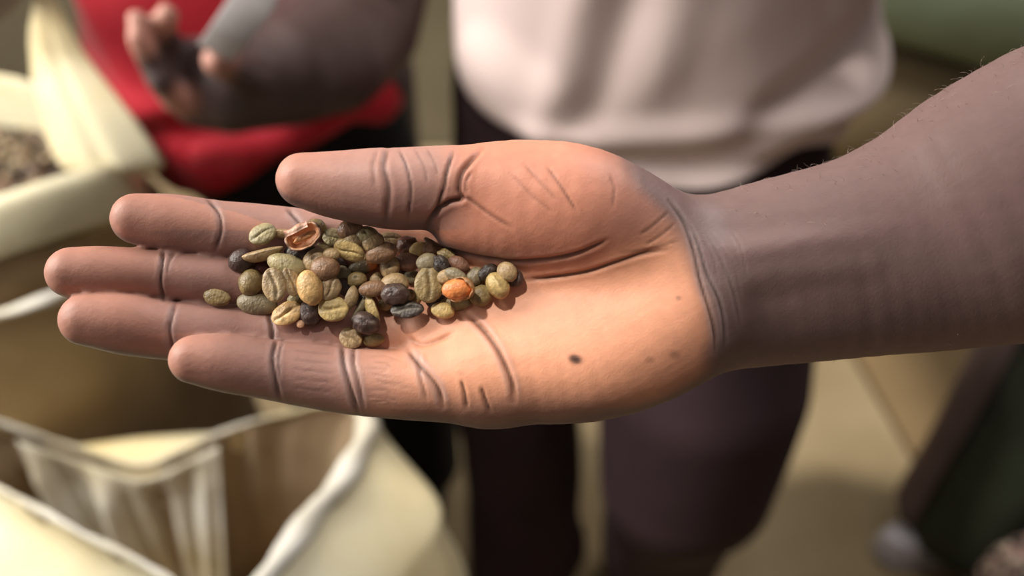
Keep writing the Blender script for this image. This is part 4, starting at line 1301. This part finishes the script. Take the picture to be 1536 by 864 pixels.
# ---------------------------------------------------------------- the leg at the right edge
def right_person():
    hipx = .92
    root = empty('person', (.82, 1.02, 0))
    tag(root, 'person at the lower right edge, dark olive trousers with a mauve panel, pale shoes', 'person')
    bp = []
    bp.append(([(.95, 1.06, .9), (.96, 1.08, 1.15), (.96, 1.08, 1.34)], [.12, .12, .12], .03))
    bp.append(([(.82, 1.08, 1.38), (1.10, 1.08, 1.38)], [.065, .065], .05))
    bp.append(([(.96, 1.08, 1.38), (.95, 1.07, 1.52)], [.058, .054], .03))
    bp.append(([(.93, 1.06, 1.63), (.95, 1.07, 1.66)], [.082, .096], .03))
    bp.append(([(.90, 1.05, 1.57)], [.058], .02)); bp.append(([(.845, 1.05, 1.62)], [.016], .012))
    for s in (-1, 1):
        bp.append(([(.95, 1.07 + s * .09, 1.63)], [.02], .008))
        bp.append(([(.96 + s * .18, 1.08, 1.37), (.97 + s * .22, 1.10, 1.1), (.97 + s * .21, 1.06, .86), (.97 + s * .21, 1.04, .77)], [.055, .043, .032, .02], .02))
    bp.append(([(.9, 1.05, .88), (.875, 1.0, .50), (.79, 1.0, .10), (.74, .96, .045)], [.08, .055, .042, .034], .02))
    bp.append(([(1.02, 1.07, .88), (1.03, 1.07, .50), (1.03, 1.1, .10), (.95, 1.08, .045)], [.08, .055, .042, .034], .02))
    body('body', bp, .010, DARK_SKIN_PLAIN, root, (.55, .75, -.02), (1.35, 1.35, 1.82))
    f = Field((.5, .75, .05), (1.3, 1.4, 1.05), .008)
    f.add([(.95, 1.06, .92), (.95, 1.06, .97)], [.165, .155], .02)
    f.add([(.92, 1.05, .86), (.88, 1.02, .52), (.825, .99, .28), (.79, .975, .075)], [.13, .118, .108, .102], .02)
    f.add([(1.02, 1.07, .86), (1.05, 1.07, .5), (1.06, 1.1, .13)], [.13, .105, .10], .02)
    V, Q = f.mesh(); V = V + .005 * np.stack([vnoise(V, 22, 1), vnoise(V, 22, 2), 0 * V[:, 0]], 1)
    o = mesh_obj('trousers', V, Q, OLIVE, root)
    # mauve panel down the front of the leg: a cloth strip lying on it
    pts = [(.92, 1.05, .86), (.88, 1.02, .52), (.825, .99, .28), (.79, .975, .09)]; rr = [.133, .121, .111, .105]
    V = []; n = 18; m = 50
    for j in range(m):
        u = j / (m - 1) * 3; k = min(int(u), 2); t = u - k
        c = np.array(pts[k]) * (1 - t) + np.array(pts[k + 1]) * t; r = rr[k] * (1 - t) + rr[k + 1] * t + .003
        for i in range(n):
            a = math.radians(150 + 46 * i / (n - 1))
            V.append(c + r * np.array([math.cos(a), math.sin(a), 0]))
    V = np.array(V); V = V + .004 * np.stack([vnoise(V, 22, 1), vnoise(V, 22, 2), 0 * V[:, 0]], 1)
    Fc = [(j * n + i, j * n + i + 1, j * n + n + i + 1, j * n + n + i) for j in range(m - 1) for i in range(n - 1)]
    p = mesh_obj('mauve_panel', V, np.array(Fc), MAUVE, root)
    s = p.modifiers.new('s', 'SOLIDIFY'); s.thickness = .006; baked(p); p['label'] = 'mauve side panel'
    for (x, y) in ((.735, .965), (.97, 1.09)):
        f = Field((x - .2, y - .1, -.005), (x + .22, y + .12, .2), .005)
        f.add([(x - .055, y - .01, .035), (x, y, .045), (x + .09, y + .01, .055)], [.032, .04, .045], .02)
        f.add([(x + .06, y + .01, .07), (x + .07, y + .01, .11)], [.05, .045], .02)
        f.A = np.maximum(f.A, -(f.ax[2][None, None, :] - .012)); 
        V, Q = f.mesh(); sh = mesh_obj('shoe', V, Q, SHOE, root)
        f = Field((x - .2, y - .1, -.01), (x + .22, y + .12, .06), .004)
        f.add([(x - .055, y - .01, .02), (x, y, .02), (x + .09, y + .01, .02)], [.037, .044, .049], .01)
        f.A = np.maximum(f.A, np.abs(f.ax[2][None, None, :] - .011) - .011)
        V, Q = f.mesh(); so = mesh_obj('sole', V, Q, PALE, root)
right_person()

# ---------------------------------------------------------------- speckled bundle in the lower right corner
def bundle():
    m, nt, b = new_mat('speckled_cloth')
    tc = N(nt, 'ShaderNodeTexCoord')
    v = N(nt, 'ShaderNodeTexVoronoi', Scale=170)
    nt.links.new(tc.outputs['Object'], v.inputs['Vector'])
    r = N(nt, 'ShaderNodeValToRGB'); r.color_ramp.interpolation = 'CONSTANT'
    e = r.color_ramp.elements
    e[0].position = 0; e[0].color = (*lin(28, 24, 24), 1)
    e[1].position = .5; e[1].color = (*lin(206, 186, 166), 1)
    q = e.new(.72); q.color = (*lin(196, 140, 134), 1)
    q = e.new(.85); q.color = (*lin(40, 36, 34), 1)
    sep = N(nt, 'ShaderNodeSeparateColor')
    nt.links.new(v.outputs['Color'], sep.inputs[0]); nt.links.new(sep.outputs[0], r.inputs['Fac'])
    nt.links.new(r.outputs['Color'], b.inputs['Base Color']); b.inputs['Roughness'].default_value = .8
    root = empty('cloth_bundle', (.82, .775, 0))
    tag(root, 'black cloth bundle with cream and pink speckles in the lower right corner', 'bundle')
    rings = [(.82, .775, .003, .06, .055), (.82, .775, .03, .09, .082), (.82, .775, .12, .098, .088), (.82, .775, .21, .085, .075), (.82, .775, .265, .045, .04),
             (.82, .775, .285, .022, .02), (.822, .775, .30, .03, .028), (.824, .775, .315, .038, .034), (.824, .775, .312, .012, .012)]
    def folds(x, y, z):
        a = math.atan2(y - .775, x - .82)
        return .006 * math.sin(9 * a + 3 * math.sin(2 * a)) * sst(.08, .24, z)
    loft('cloth', rings, m, root, n=72, rows=60, wr=.004, ws=30, seed=41, thick=0, folds=folds)
    tube('tie', [(.82 + .026 * math.cos(t), .775 + .024 * math.sin(t), .285) for t in np.linspace(0, 2 * np.pi, 40, endpoint=False)], .004, PALE, root)
bundle()
# ---------------------------------------------------------------- hairs along the forearm
def arm_hair():
    px, py, co, nr = hand_info
    rs = np.random.RandomState(12)
    sel = np.nonzero((px > 1105) & (px < 1540) & (nr[:, 1] > .45) & (nr[:, 2] > -.5))[0]
    pick = rs.choice(sel, 150)
    sel2 = np.nonzero((px > 1110) & (px < 1500) & (nr[:, 1] < -.75))[0]
    pick = np.concatenate([pick, rs.choice(sel2, 30)])
    V = []; Fc = []
    for q, vi in enumerate(pick):
        p = co[vi].copy(); n = nr[vi]
        L = rs.uniform(1.2, 4.2) * (1 if q < 150 else .5)
        d = n * .8 + np.array([rs.normal(0, .5), rs.normal(0, .25), rs.normal(0, .4)])
        d /= np.linalg.norm(d)
        bend = np.array([rs.normal(0, .5), -.2, rs.normal(0, .4)])
        m = 6
        for j in range(m):
            c = p + d * L / m * j
            d = d + bend * .35; d /= np.linalg.norm(d)
            r = .055 * (1 - .7 * j / m)
            for a in range(3):
                V.append(c + r * np.array([math.cos(a * 2.09), math.sin(a * 2.09), .5 * math.sin(a * 2.09 + 1)]))
        b = q * m * 3
        for j in range(m - 1):
            for a in range(3):
                Fc.append((b + j * 3 + a, b + j * 3 + (a + 1) % 3, b + j * 3 + 3 + (a + 1) % 3, b + j * 3 + 3 + a))
    m_ = simple('arm_hair', lin(170, 150, 136), .4)
    o = mesh_obj('arm_hair', hand_world(np.array(V)), np.array(Fc), m_, parent=hand)
    o['kind'] = 'stuff'; o['label'] = 'fine pale hairs along the forearm'
arm_hair()

# the short sleeve at the far end of that arm, beyond the right edge of the picture
def arm_sleeve():
    f = Field((260, -30, -70), (520, 240, 170), 2.5)
    A = np.array([318, 71, 13.]); B = np.array([440, 132, 62.])
    f.add([A, B], np.array([56, 68.]), 6)
    g = Field((260, -30, -70), (520, 240, 170), 2.5)
    g.add([A - (B - A) * .5, A + (B - A) * .9], np.array([49, 60.]), 2)
    ax = (B - A) / np.linalg.norm(B - A)
    X, Y, Z = np.meshgrid(*f.ax, indexing='ij')
    cut = -((X - A[0]) * ax[0] + (Y - A[1]) * ax[1] + (Z - A[2]) * ax[2])
    f.A = np.maximum(np.maximum(f.A, -g.A), cut).astype(np.float32)
    V, Q = f.mesh()
    V = V + 1.6 * np.stack([vnoise(V, .06, 1), vnoise(V, .06, 2), vnoise(V, .06, 3)], 1)
    mesh_obj('sleeve', hand_world(V), Q, simple('grey_sleeve', lin(120, 118, 122), .85, lin(104, 102, 108), 20, 3), parent=hand)
arm_sleeve()
